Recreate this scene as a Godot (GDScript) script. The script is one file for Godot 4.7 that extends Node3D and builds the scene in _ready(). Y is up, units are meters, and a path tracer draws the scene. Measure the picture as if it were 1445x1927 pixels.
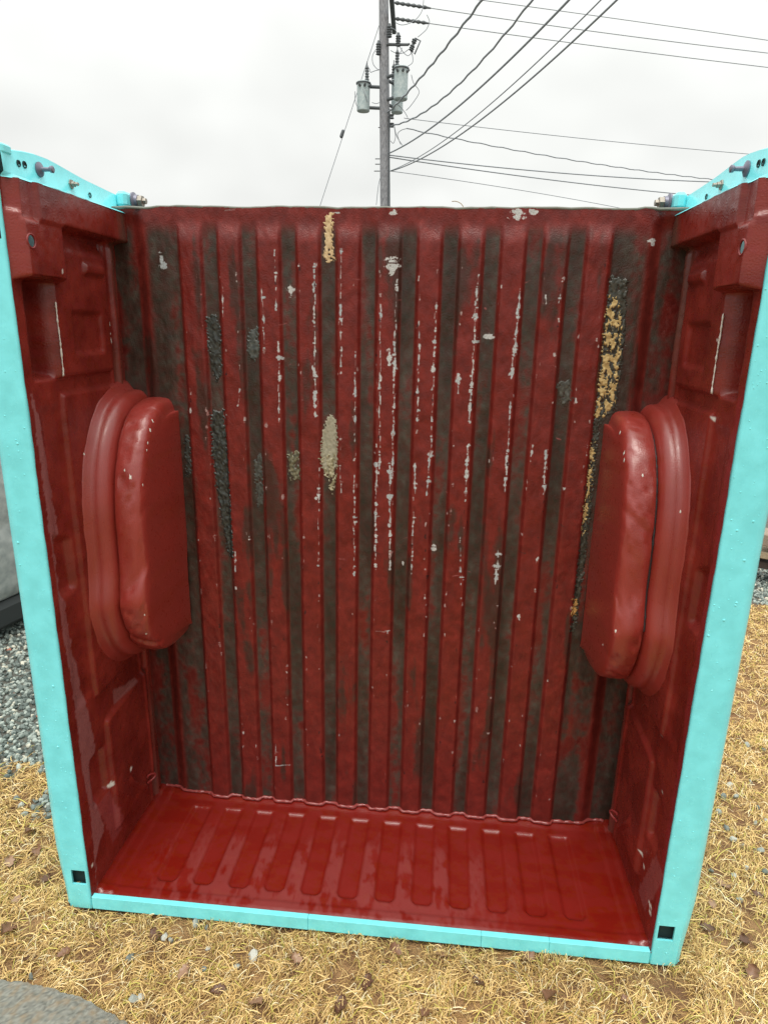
extends Node3D

# A pickup truck bed stood on its front end: its floor is the upright back wall,
# its bulkhead lies on the ground, its side rails run up the left and right.
# Frame: x across the bed, y up (along the bed), z towards the viewer. Metres.

const CAM := Vector3(0.1756, 1.669, 1.9616)
const YAW := 0.0887
const PITCH := -0.278
const ROLL := 0.0195
const FOCAL := 1233.14            # in pixels of the 1445 x 1927 photograph
const GROUND := -0.05
const BED_H := 1.982
const WALL := 0.812               # half width of the bed at the side panels
const DEPTH := 0.476              # height of the bed sides

var view: Basis
var rng := RandomNumberGenerator.new()
var na := FastNoiseLite.new()
var nb := FastNoiseLite.new()
var taken := {}
var M := {}

# ------------------------------------------------------------------ helpers
func ray(px: float, py: float) -> Vector3:
	return view * Vector3((px - 722.5) / FOCAL, -(py - 963.5) / FOCAL, -1.0)

func on_z(px: float, py: float, z: float) -> Vector3:
	var d := ray(px, py)
	return CAM + d * ((z - CAM.z) / d.z)

func on_y(px: float, py: float, y: float) -> Vector3:
	var d := ray(px, py)
	return CAM + d * ((y - CAM.y) / d.y)

func lin(r: float, g: float, b: float) -> Color:
	return Color(r, g, b).linear_to_srgb()

func numbered(called: String) -> String:
	if not taken.has(called):
		taken[called] = 0
		return called
	taken[called] += 1
	return "%s_%03d" % [called, taken[called]]

func tag(o: Node, label := "", category := "", group := "", kind := "") -> Node:
	if label != "": o.set_meta("label", label)
	if category != "": o.set_meta("category", category)
	if group != "": o.set_meta("group", group)
	if kind != "": o.set_meta("kind", kind)
	return o

func base(called: String, at := Vector3.ZERO) -> Node3D:
	var o := Node3D.new()
	o.name = numbered(called)
	add_child(o)
	o.position = at
	return o

func put(called: String, mesh: Mesh, m: Material, parent: Node = null, at := Vector3.ZERO) -> MeshInstance3D:
	var o := MeshInstance3D.new()
	o.mesh = mesh
	if m != null:
		o.material_override = m
	o.position = at
	if parent == null:
		o.name = numbered(called)
		add_child(o)
	else:
		o.name = called
		parent.add_child(o, true)
	return o

func std(c: Color, rough: float, metal := 0.0) -> StandardMaterial3D:
	var m := StandardMaterial3D.new()
	m.albedo_color = c
	m.roughness = rough
	m.metallic = metal
	m.cull_mode = BaseMaterial3D.CULL_DISABLED
	return m

func noise_normal(freq: float, seed_: int, strength: float, size := 512, octaves := 3) -> ImageTexture:
	var n := FastNoiseLite.new()
	n.seed = seed_
	n.noise_type = FastNoiseLite.TYPE_SIMPLEX_SMOOTH
	n.frequency = freq
	n.fractal_octaves = octaves
	var im := n.get_seamless_image(size, size)
	im.convert(Image.FORMAT_RGBA8)
	im.bump_map_to_normal_map(strength)
	return ImageTexture.create_from_image(im)

func noise_tex(freq: float, seed_: int, lo: Color, hi: Color, size := 512, octaves := 4, contrast := 1.0) -> ImageTexture:
	var n := FastNoiseLite.new()
	n.seed = seed_
	n.frequency = freq
	n.fractal_octaves = octaves
	var im := n.get_seamless_image(size, size)
	im.convert(Image.FORMAT_RGB8)
	var d := im.get_data()
	var lut := PackedByteArray()
	for i in 256:
		var t := clampf((i / 255.0 - 0.5) * contrast + 0.5, 0.0, 1.0)
		var c := lo.lerp(hi, t)
		lut.append(int(c.r * 255)); lut.append(int(c.g * 255)); lut.append(int(c.b * 255))
	for i in range(0, d.size(), 3):
		var k := d[i] * 3
		d[i] = lut[k]; d[i + 1] = lut[k + 1]; d[i + 2] = lut[k + 2]
	return ImageTexture.create_from_image(Image.create_from_data(size, size, false, Image.FORMAT_RGB8, d))

func with_bump(m: StandardMaterial3D, tex: Texture2D, scale: float, amount: float) -> StandardMaterial3D:
	m.uv1_triplanar = true
	m.uv1_world_triplanar = true
	m.uv1_scale = Vector3.ONE * scale
	m.normal_enabled = true
	m.normal_texture = tex
	m.normal_scale = amount
	return m

# A grid sheet: pos(i, j), col(i, j); smooth normals; cells for which skip(i, j) holds are left open.
func sheet(nu: int, nv: int, pos: Callable, col = null, skip = null, uvf = null) -> ArrayMesh:
	var v := PackedVector3Array()
	var n := PackedVector3Array()
	var c := PackedColorArray()
	var uv := PackedVector2Array()
	v.resize(nu * nv); n.resize(nu * nv)
	for j in nv:
		for i in nu:
			v[j * nu + i] = pos.call(i, j)
	for j in nv:
		for i in nu:
			var a := v[j * nu + mini(i + 1, nu - 1)] - v[j * nu + maxi(i - 1, 0)]
			var b := v[mini(j + 1, nv - 1) * nu + i] - v[maxi(j - 1, 0) * nu + i]
			var q := a.cross(b)
			n[j * nu + i] = q.normalized() if q.length_squared() > 1e-18 else Vector3.UP
	if col != null:
		c.resize(nu * nv)
		for j in nv:
			for i in nu:
				c[j * nu + i] = col.call(i, j)
	if uvf != null:
		uv.resize(nu * nv)
		for j in nv:
			for i in nu:
				uv[j * nu + i] = uvf.call(i, j)
	var ix := PackedInt32Array()
	for j in nv - 1:
		for i in nu - 1:
			if skip != null and skip.call(i, j):
				continue
			var k := j * nu + i
			ix.append_array([k, k + nu, k + 1, k + 1, k + nu, k + nu + 1])
	var arr := []
	arr.resize(Mesh.ARRAY_MAX)
	arr[Mesh.ARRAY_VERTEX] = v
	arr[Mesh.ARRAY_NORMAL] = n
	if c.size(): arr[Mesh.ARRAY_COLOR] = c
	if uv.size(): arr[Mesh.ARRAY_TEX_UV] = uv
	arr[Mesh.ARRAY_INDEX] = ix
	var m := ArrayMesh.new()
	m.add_surface_from_arrays(Mesh.PRIMITIVE_TRIANGLES, arr)
	return m

func st_new() -> SurfaceTool:
	var s := SurfaceTool.new()
	s.begin(Mesh.PRIMITIVE_TRIANGLES)
	return s

func st_done(s: SurfaceTool) -> ArrayMesh:
	s.generate_normals()
	return s.commit()

# box with chamfered edges between two corners
func bevel_box(s: SurfaceTool, a: Vector3, b: Vector3, ch: float) -> void:
	var lo := Vector3(minf(a.x, b.x), minf(a.y, b.y), minf(a.z, b.z))
	var hi := Vector3(maxf(a.x, b.x), maxf(a.y, b.y), maxf(a.z, b.z))
	ch = minf(ch, 0.45 * minf(hi.x - lo.x, minf(hi.y - lo.y, hi.z - lo.z)))
	var pts := []
	for sx in [0, 1]:
		for sy in [0, 1]:
			for sz in [0, 1]:
				var p := Vector3(hi.x if sx else lo.x, hi.y if sy else lo.y, hi.z if sz else lo.z)
				var ix := Vector3(-ch if sx else ch, 0, 0)
				var iy := Vector3(0, -ch if sy else ch, 0)
				var iz := Vector3(0, 0, -ch if sz else ch)
				pts.append([p + iy + iz, p + ix + iz, p + ix + iy])   # on the x, y, z faces
	var mid := (lo + hi) * 0.5
	var faces := []
	for axis in 3:
		for side in 2:
			var q := []
			for k in 8:
				var bits := [(k >> 2) & 1, (k >> 1) & 1, k & 1]
				if bits[axis] == side: q.append(k)
			faces.append([pts[q[0]][axis], pts[q[1]][axis], pts[q[3]][axis], pts[q[2]][axis]])
	for axis in 3:
		var u := (axis + 1) % 3
		var w := (axis + 2) % 3
		for k in 8:
			var bits := [(k >> 2) & 1, (k >> 1) & 1, k & 1]
			if bits[axis] == 0:
				var k2 := k + (4 >> axis)
				faces.append([pts[k][u], pts[k][w], pts[k2][w], pts[k2][u]])
	for k in 8:
		faces.append([pts[k][0], pts[k][1], pts[k][2]])
	for f in faces:
		var fl: Array = f
		var nrm: Vector3 = (fl[1] - fl[0]).cross(fl[2] - fl[0])
		var cen: Vector3 = (fl[0] + fl[1] + fl[2]) / 3.0
		if nrm.dot(cen - mid) > 0.0: fl.reverse()
		for t in range(1, fl.size() - 1):
			s.set_smooth_group(-1)
			s.add_vertex(fl[0]); s.add_vertex(fl[t]); s.add_vertex(fl[t + 1])

func box_mesh(a: Vector3, b: Vector3, ch := 0.002) -> ArrayMesh:
	var s := st_new()
	bevel_box(s, a, b, ch)
	return st_done(s)

# tube along points
func tube(s: SurfaceTool, pts: Array, rad, sides := 8, cap := true) -> void:
	var rings := []
	var up := Vector3.UP
	for i in pts.size():
		var d: Vector3 = (pts[mini(i + 1, pts.size() - 1)] - pts[maxi(i - 1, 0)]).normalized()
		if absf(d.dot(up)) > 0.95: up = Vector3.RIGHT if absf(d.x) < 0.9 else Vector3.BACK
		var a := d.cross(up).normalized()
		var b := a.cross(d).normalized()
		up = b
		var r: float = rad[i] if rad is Array else rad
		var ring := []
		for k in sides:
			var t := TAU * k / sides
			ring.append(pts[i] + a * cos(t) * r + b * sin(t) * r)
		rings.append(ring)
	s.set_smooth_group(1)
	for i in rings.size() - 1:
		for k in sides:
			var k2 := (k + 1) % sides
			s.add_vertex(rings[i][k]); s.add_vertex(rings[i][k2]); s.add_vertex(rings[i + 1][k])
			s.add_vertex(rings[i][k2]); s.add_vertex(rings[i + 1][k2]); s.add_vertex(rings[i + 1][k])
	if cap:
		s.set_smooth_group(-1)
		for e in [0, rings.size() - 1]:
			for k in sides:
				s.add_vertex(pts[e]); s.add_vertex(rings[e][k]); s.add_vertex(rings[e][(k + 1) % sides])

func tube_mesh(pts: Array, rad, sides := 8) -> ArrayMesh:
	var s := st_new()
	tube(s, pts, rad, sides)
	return st_done(s)

# lathe: profile of (radius, along) about an axis
func lathe(s: SurfaceTool, o: Vector3, axis: Vector3, prof: Array, sides := 20, smooth := true) -> void:
	var d := axis.normalized()
	var a := d.cross(Vector3.UP if absf(d.y) < 0.9 else Vector3.RIGHT).normalized()
	var b := a.cross(d).normalized()
	for i in prof.size() - 1:
		s.set_smooth_group(1 + i if smooth else -1)
		for k in sides:
			var q := []
			for e in [[i, k], [i, k + 1], [i + 1, k], [i + 1, k + 1]]:
				var t: float = TAU * e[1] / sides
				q.append(o + d * prof[e[0]].y + (a * cos(t) + b * sin(t)) * prof[e[0]].x)
			s.add_vertex(q[0]); s.add_vertex(q[1]); s.add_vertex(q[2])
			s.add_vertex(q[1]); s.add_vertex(q[3]); s.add_vertex(q[2])

func lathe_mesh(o: Vector3, axis: Vector3, prof: Array, sides := 20, smooth := true) -> ArrayMesh:
	var s := st_new()
	lathe(s, o, axis, prof, sides, smooth)
	return st_done(s)

# ------------------------------------------------------------------ shapes of the bed
func floor_z(x: float, y: float) -> float:
	var c := roundf(x / 0.1145)
	var h := 0.0
	var fade := 1.0 - smoothstep(1.885, 1.95, y)
	if absf(c) <= 5.0:
		var d := absf(x - c * 0.1145 - 0.001)
		h = 0.0135 * (1.0 - smoothstep(0.0265, 0.0385, d)) * fade
	var ax := absf(x)
	h -= 0.022 * smoothstep(0.706, 0.744, ax) * (1.0 - 0.4 * smoothstep(1.93, 1.97, y))
	h += 0.0016 * na.get_noise_2d(x * 900.0, y * 420.0) + 0.0009 * nb.get_noise_2d(x * 2600.0, y * 2200.0)
	h += 0.0025 * na.get_noise_2d(x * 260.0 + 50.0, y * 200.0)
	return h

func bump(v: float, a: float, b: float, soft: float) -> float:
	return smoothstep(a - soft, a + soft, v) * (1.0 - smoothstep(b - soft, b + soft, v))

func pad(y: float, z: float, y0: float, y1: float, z0: float, z1: float, soft := 0.006) -> float:
	return bump(y, y0, y1, soft) * bump(z, z0, z1, soft)

# inward relief of a side panel
func side_h(y: float, z: float) -> float:
	var h := 0.0
	# main raised field above the wheel and behind it
	h += 0.014 * pad(y, z, 1.525, 1.90, 0.07, 0.338, 0.004)
	h += 0.010 * pad(y, z, 0.60, 1.482, 0.07, 0.34, 0.007)
	h += 0.012 * pad(y, z, 0.10, 0.522 - 0.10 * (z - 0.04), 0.035, 0.305, 0.008)
	# upper recess beside it and lower ones along the rail
	h -= 0.060 * pad(y, z, 1.53, 1.80, 0.356, 0.432, 0.011)
	h -= 0.016 * pad(y, z, 0.955, 1.11 + 0.4 * (z - 0.40), 0.365, 0.44, 0.012)
	h -= 0.018 * pad(y, z, 0.27, 0.42, 0.325, 0.40, 0.012)
	h -= 0.006 * pad(y, z, 0.62, 1.45, 0.355, 0.43, 0.015)
	# stamped square and little bar
	h -= 0.009 * pad(y, z, 1.58, 1.685, 0.115, 0.262, 0.008)
	h += 0.011 * pad(y, z, 1.785, 1.812, 0.09, 0.19, 0.007)
	# ridges by the bed floor
	h += 0.012 * bump(z, 0.012, 0.030, 0.008) * (1.0 - smoothstep(1.86, 1.89, y))
	h += 0.006 * bump(z, 0.052, 0.062, 0.005)
	# lower diagonal bead
	var dg := absf((y - 0.20) - (z - 0.20) * 1.1) * 0.67
	h += 0.007 * (1.0 - smoothstep(0.006, 0.016, dg)) * bump(z, 0.08, 0.21, 0.01)
	# pocket block under the rail end and the top beam
	h = lerpf(h, 0.040, pad(y, z, 1.757, 1.90, 0.312, 0.52, 0.005))
	h -= 0.016 * bump(y, 1.845, 1.90, 0.02) * bump(z, 0.05, 0.30, 0.01)
	h = lerpf(h, 0.044 - 0.012 * smoothstep(0.405, 0.415, z), pad(y, z, 1.884, 2.10, -0.2, 0.462, 0.004))
	h *= 1.0 - smoothstep(0.463, 0.472, z)
	h += 0.0012 * na.get_noise_2d(y * 700.0 + 300.0, z * 700.0) + 0.0022 * na.get_noise_2d(y * 160.0, z * 200.0 + 90.0)
	return h

func bulk_y(x: float, z: float) -> float:
	var c := roundf((x - 0.0015) / 0.1132 - 0.5) + 0.5
	var h := 0.0
	if absf(c) < 6.0:
		var d := absf(x - 0.0015 - c * 0.1132)
		var ends := bump(z, 0.062, 0.388, 0.007)
		var wide := 0.033 - 0.012 * smoothstep(0.37, 0.395, z)
		h -= 0.007 * (1.0 - smoothstep(wide - 0.008, wide + 0.004, d)) * ends
	h += 0.006 * smoothstep(0.034, 0.006, z)
	h += 0.003 * smoothstep(0.422, 0.428, z) - 0.003 * smoothstep(0.452, 0.458, z)
	h += (0.004 * smoothstep(0.755, 0.765, absf(x)) + 0.005 * smoothstep(0.79, 0.80, absf(x))) * (1.0 - smoothstep(0.445, 0.462, z))
	h += 0.001 * na.get_noise_2d(x * 500.0, z * 500.0 + 700.0)
	return h

# ------------------------------------------------------------------ the bed
func paint_floor() -> ImageTexture:
	var W := 1024
	var H := 1228
	var n := FastNoiseLite.new()
	n.fractal_octaves = 4
	n.seed = 11
	n.frequency = 0.012
	var streaky := n.get_image(W, H / 7)      # stretched along the bed
	streaky.resize(W, H, Image.INTERPOLATE_CUBIC)
	n.seed = 12
	n.frequency = 0.05
	var fine := n.get_image(W, H)
	n.seed = 13
	n.frequency = 0.006
	n.fractal_octaves = 3
	var broad := n.get_image(W, H)
	n.seed = 14
	n.frequency = 0.025
	n.fractal_octaves = 5
	var mott := n.get_image(W, H)
	streaky.convert(Image.FORMAT_L8); fine.convert(Image.FORMAT_L8); broad.convert(Image.FORMAT_L8); mott.convert(Image.FORMAT_L8)
	var S := streaky.get_data()
	var F := fine.get_data()
	var B := broad.get_data()
	var Q := mott.get_data()
	var out := PackedByteArray()
	out.resize(W * H * 3)
	var chan := PackedFloat32Array()
	chan.resize(W)
	for i in W:
		var x := (i + 0.5) / W * 1.66 - 0.83
		var c := roundf(x / 0.1145)
		var k := 1.0
		if absf(c) <= 5.0:
			k = smoothstep(0.033, 0.042, absf(x - c * 0.1145 - 0.001))
		if absf(x) > 0.69: k *= 1.0 - 0.85 * smoothstep(0.69, 0.71, absf(x)) * (1.0 - smoothstep(0.74, 0.75, absf(x)))
		chan[i] = k
	var red := lin(0.185, 0.021, 0.015)
	var red2 := lin(0.105, 0.011, 0.008)
	var dust := lin(0.070, 0.063, 0.050)
	var silt := lin(0.019, 0.019, 0.013)
	for j in H:
		var y := (1.0 - (j + 0.5) / H) * 1.99
		var top := smoothstep(1.90, 1.95, y)
		for i in W:
			var k := j * W + i
			var s := S[k] / 255.0
			var f := F[k] / 255.0
			var b := B[k] / 255.0
			var q := Q[k] / 255.0
			var r := lerpf(red2.r, red.r, q)
			var g := lerpf(red2.g, red.g, q)
			var l := lerpf(red2.b, red.b, q)
			# settled grime lies in the channels and has been dragged up and down the ribs in streaks
			var a := chan[i] * smoothstep(0.24, 0.45, s * 0.50 + b * 0.20 + f * 0.13 + q * 0.14) * (1.0 - top)
			a = maxf(a, 0.75 * smoothstep(0.58, 0.72, s * 0.72 + b * 0.18 + f * 0.10) * (1.0 - top))
			a *= 0.62 + 0.42 * f
			var old := clampf(q * 0.9 + (s - 0.5) * 1.2 + 0.1, 0.0, 1.0)
			r = lerpf(r, lerpf(dust.r, silt.r, old), a)
			g = lerpf(g, lerpf(dust.g, silt.g, old), a)
			l = lerpf(l, lerpf(dust.b, silt.b, old), a)
			var gr := 0.90 + 0.20 * f
			out[k * 3] = int(clampf(r * gr, 0.0, 1.0) * 255.0)
			out[k * 3 + 1] = int(clampf(g * gr, 0.0, 1.0) * 255.0)
			out[k * 3 + 2] = int(clampf(l * gr, 0.0, 1.0) * 255.0)
	var im := Image.create_from_data(W, H, false, Image.FORMAT_RGB8, out)
	# flakes where the red has come off the rib edges and the grey-white coat below shows: x0 y0 x1 y1 width break-up
	var flakes := [
		[518, 471, 519, 590, 5, .5], [525, 644, 526, 795, 5, .35], [493, 543, 497, 655, 4, .35], [592, 497, 594, 785, 7, .15], [643, 471, 642, 702, 5, .4],
		[668, 662, 667, 831, 5, .3], [716, 576, 714, 892, 5, .15], [419, 540, 421, 596, 4, .1], [453, 734, 448, 764, 5, .1], [746, 526, 738, 900, 6, .2],
		[737, 498, 737, 508, 18, .1], [732, 660, 733, 685, 12, .1], [789, 605, 785, 792, 4, .4], [820, 568, 810, 858, 5, .3], [862, 705, 861, 740, 5, .2],
		[899, 518, 883, 796, 6, .1], [880, 838, 878, 905, 5, .2], [978, 543, 961, 713, 6, .1], [961, 755, 952, 871, 5, .15], [914, 634, 924, 634, 12, .2],
		[1001, 838, 998, 860, 5, .2], [1026, 852, 1023, 930, 7, .1], [974, 396, 975, 403, 18, .3], [737, 398, 741, 399, 8, .4], [1026, 556, 1027, 570, 7, .2],
		[1053, 553, 1050, 570, 7, .3], [708, 871, 707, 1071, 6, .15], [734, 874, 733, 1071, 6, .15], [667, 895, 667, 1085, 4, .5], [641, 878, 641, 926, 5, .1],
		[601, 881, 599, 1064, 4, .6], [444, 1038, 444, 1076, 4, .05], [707, 1188, 733, 1188, 3, .1], [520, 1440, 546, 1440, 3, .1], [520, 1400, 519, 1438, 2, .3],
		[780, 873, 780, 928, 5, .1], [809, 858, 803, 934, 6, .25], [778, 963, 774, 1079, 5, .2], [881, 850, 875, 943, 5, .2], [866, 1010, 866, 1100, 4, .55],
		[955, 858, 949, 928, 5, .2], [936, 1035, 933, 1099, 8, .15], [816, 1030, 816, 1036, 11, .0], [1062, 920, 1060, 924, 6, 0], [299, 480, 304, 500, 14, .5],
		[545, 540, 546, 552, 12, .5], [588, 690, 592, 705, 14, .15], [1229, 452, 1231, 458, 12, .3], [620, 398, 640, 398, 6, .5], [420, 393, 440, 392, 8, .4], [1000, 398, 1010, 399, 8, .4],
		[757, 1060, 758, 1066, 5, .1], [1012, 1049, 1008, 1060, 4, .2], [975, 1160, 977, 1166, 6, .3], [1092, 1085, 1089, 1096, 9, .0], [801, 1159, 802, 1162, 5, 0]]
	var white := lin(0.62, 0.64, 0.62)
	for fl in flakes:
		_flake(im, fl, white)
	rng.seed = 77
	for k in 420:       # loose chips along the rib edges and a few on the ribs
		var c := rng.randi_range(-5, 5)
		var side := -1.0 if rng.randf() < 0.5 else 1.0
		var x := c * 0.1145 + side * rng.randf_range(0.018, 0.031)
		var y := 0.06 + 1.78 * pow(rng.randf(), 0.75)
		var len_ := rng.randf_range(0.002, 0.011)
		var p0 := Vector2((x + 0.83) / 1.66 * W, (1.0 - y / 1.99) * H)
		var wd := rng.randf_range(0.8, 2.2)
		var cc := white.lerp(lin(0.30, 0.12, 0.11), rng.randf() * 0.9)
		if rng.randf() < 0.3: cc = lin(0.05, 0.012, 0.012)
		_dab(im, p0, p0 + Vector2(rng.randf_range(-1, 1), len_ / 1.99 * H), wd, cc, 0.25)
	for k in 70:        # scuffs across the ribs
		var x := rng.randf_range(-0.6, 0.6)
		var y := rng.randf_range(0.1, 1.85)
		var p0 := Vector2((x + 0.83) / 1.66 * W, (1.0 - y / 1.99) * H)
		var dk := lin(0.09, 0.03, 0.028) if rng.randf() < 0.6 else lin(0.34, 0.10, 0.095)
		_dab(im, p0, p0 + Vector2(rng.randf_range(-14, 14), rng.randf_range(-5, 5)), rng.randf_range(0.7, 1.6), dk, 0.4)
	im.generate_mipmaps()
	return ImageTexture.create_from_image(im)

func _flake(im: Image, fl: Array, col: Color) -> void:
	var a := on_z(fl[0], fl[1], 0.012)
	var b := on_z(fl[2], fl[3], 0.012)
	var W := im.get_width()
	var H := im.get_height()
	var p0 := Vector2((a.x + 0.83) / 1.66 * W, (1.0 - a.y / 1.99) * H)
	var p1 := Vector2((b.x + 0.83) / 1.66 * W, (1.0 - b.y / 1.99) * H)
	var len_ := maxf(p0.distance_to(p1), 0.01)
	var dir := (p1 - p0) / len_
	var side := Vector2(-dir.y, dir.x)
	var g: float = fl[5]
	var w: float = fl[4]
	rng.seed = int(fl[0] * 7.0 + fl[1])
	if len_ < 14.0:
		_dab(im, p0, p1, w * 0.52, col, 0.1)
		return
	var t := 0.0
	while t < len_:
		var run := minf(rng.randf_range(3.0, 26.0) * (1.0 - 0.5 * g), len_ - t)
		var off := side * rng.randf_range(-1.3, 1.3)
		var tone := col.lerp(Color(0.62, 0.68, 0.70), rng.randf() * 0.6)
		_dab(im, p0 + dir * t + off, p0 + dir * (t + run) + off + side * rng.randf_range(-0.8, 0.8), w * rng.randf_range(0.22, 0.58), tone, 0.12)
		if rng.randf() < 0.16: _dab(im, p0 + dir * (t + run * 0.5), p0 + dir * (t + run * 0.5) + side * rng.randf_range(-5, 5), w * rng.randf_range(0.4, 0.8), tone, 0.1)
		t += run + rng.randf_range(0.5, 8.0) * (0.3 + 3.0 * g)

func _dab(im: Image, p0: Vector2, p1: Vector2, r: float, col: Color, gaps: float) -> void:
	var W := im.get_width()
	var H := im.get_height()
	var lo := Vector2(minf(p0.x, p1.x) - r * 2 - 2, minf(p0.y, p1.y) - r * 2 - 2)
	var hi := Vector2(maxf(p0.x, p1.x) + r * 2 + 2, maxf(p0.y, p1.y) + r * 2 + 2)
	for j in range(maxi(0, int(lo.y)), mini(H, int(hi.y) + 1)):
		for i in range(maxi(0, int(lo.x)), mini(W, int(hi.x) + 1)):
			var p := Vector2(i + 0.5, j + 0.5)
			var q := Geometry2D.get_closest_point_to_segment(p, p0, p1)
			var wob := r * (0.85 + 0.9 * na.get_noise_2d(j * 4.0 + p0.x * 31.0, i * 3.0) + 0.5 * nb.get_noise_2d(j * 11.0, i * 14.0))
			if na.get_noise_2d(j * 3.4, p0.x * 17.0) < gaps * 1.5 - 0.55: wob *= 0.12
			wob *= 0.75 + 1.3 * na.get_noise_2d(j * 2.2 + p0.x * 7.0, 61.0)
			var d := p.distance_to(q)
			var t := clampf(wob - d + 0.5, 0.0, 1.0)
			if t > 0.0:
				var c := col.darkened(0.25 * clampf(0.5 + nb.get_noise_2d(i * 40.0, j * 40.0), 0.0, 1.0))
				im.set_pixel(i, j, im.get_pixel(i, j).lerp(c, t))

# lumpy matter stuck to the bed floor inside an outline given on the photograph
func residue(called: String, outline: Array, thick: float, lumps: float, holes: float, c0: Color, c1: Color, label: String, parent: Node, m: Material, cell := 0.0025) -> void:
	var poly := PackedVector2Array()
	var lo := Vector2(9, 9)
	var hi := Vector2(-9, -9)
	for o in outline:
		var p := on_z(o[0], o[1], 0.004)
		poly.append(Vector2(p.x, p.y))
		lo = lo.min(Vector2(p.x, p.y)); hi = hi.max(Vector2(p.x, p.y))
	lo -= Vector2(0.012, 0.012); hi += Vector2(0.012, 0.012)
	var nu := int((hi.x - lo.x) / cell) + 2
	var nv := int((hi.y - lo.y) / cell) + 2
	var inside := PackedByteArray()
	inside.resize(nu * nv)
	for j in nv:
		for i in nu:
			var p := lo + Vector2(i, j) * cell
			var w := p + Vector2(na.get_noise_2d(p.x * 5000.0, p.y * 5000.0), nb.get_noise_2d(p.x * 2600.0, p.y * 2600.0)) * 0.010
			var ok := Geometry2D.is_point_in_polygon(w, poly)
			if ok and holes > 0.0 and nb.get_noise_2d(p.x * 2300.0 + 77.0, p.y * 1300.0) + 0.3 * na.get_noise_2d(p.x * 5200.0, p.y * 5200.0) < holes - 0.55: ok = false
			inside[j * nu + i] = 1 if ok else 0
	var pos := func(i: int, j: int) -> Vector3:
		var p := lo + Vector2(i, j) * cell
		var z := floor_z(p.x, p.y)
		if inside[j * nu + i] == 0: return Vector3(p.x, p.y, z - 0.0015)
		var t := thick * 0.45 + 0.55 * lumps * maxf(0.0, 0.35 + nb.get_noise_2d(p.x * 2400.0, p.y * 1500.0)) + lumps * 0.16 * na.get_noise_2d(p.x * 7000.0, p.y * 5200.0)
		return Vector3(p.x, p.y, z + maxf(0.0006, t))
	var col := func(i: int, j: int) -> Color:
		var p := lo + Vector2(i, j) * cell
		return c0.lerp(c1, clampf(0.5 + 1.1 * na.get_noise_2d(p.x * 3600.0 + 9.0, p.y * 3600.0), 0.0, 1.0))
	var skip := func(i: int, j: int) -> bool:
		var k := j * nu + i
		return inside[k] + inside[k + 1] + inside[k + nu] + inside[k + nu + 1] == 0
	var o := put(called, sheet(nu, nv, pos, col, skip), m, parent)
	o.set_meta("label", label)

func red_color(u: float, v: float) -> Color:
	var t := clampf(0.5 + 0.9 * na.get_noise_2d(u * 300.0, v * 300.0) + 0.25 * nb.get_noise_2d(u * 1500.0, v * 1500.0), 0.0, 1.0)
	return Color(0.130, 0.013, 0.009).lerp(Color(0.215, 0.025, 0.017), t)

func band_edge(y: float, which: int) -> float:
	# z of the two edges of the dull overspray band along the rail
	var ys := [0.10, 0.17, 0.28, 0.45, 0.67, 0.84, 1.12, 1.38, 1.50]
	var a := [0.445, 0.435, 0.432, 0.443, 0.441, 0.454, 0.454, 0.460, 0.462]
	var b := [0.44, 0.365, 0.398, 0.371, 0.395, 0.421, 0.411, 0.430, 0.460]
	for k in ys.size() - 1:
		if y < ys[k + 1]:
			var t := clampf((y - ys[k]) / (ys[k + 1] - ys[k]), 0.0, 1.0)
			return lerpf(a[k], a[k + 1], t) if which == 0 else lerpf(b[k], b[k + 1], t)
	return 0.46

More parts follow.
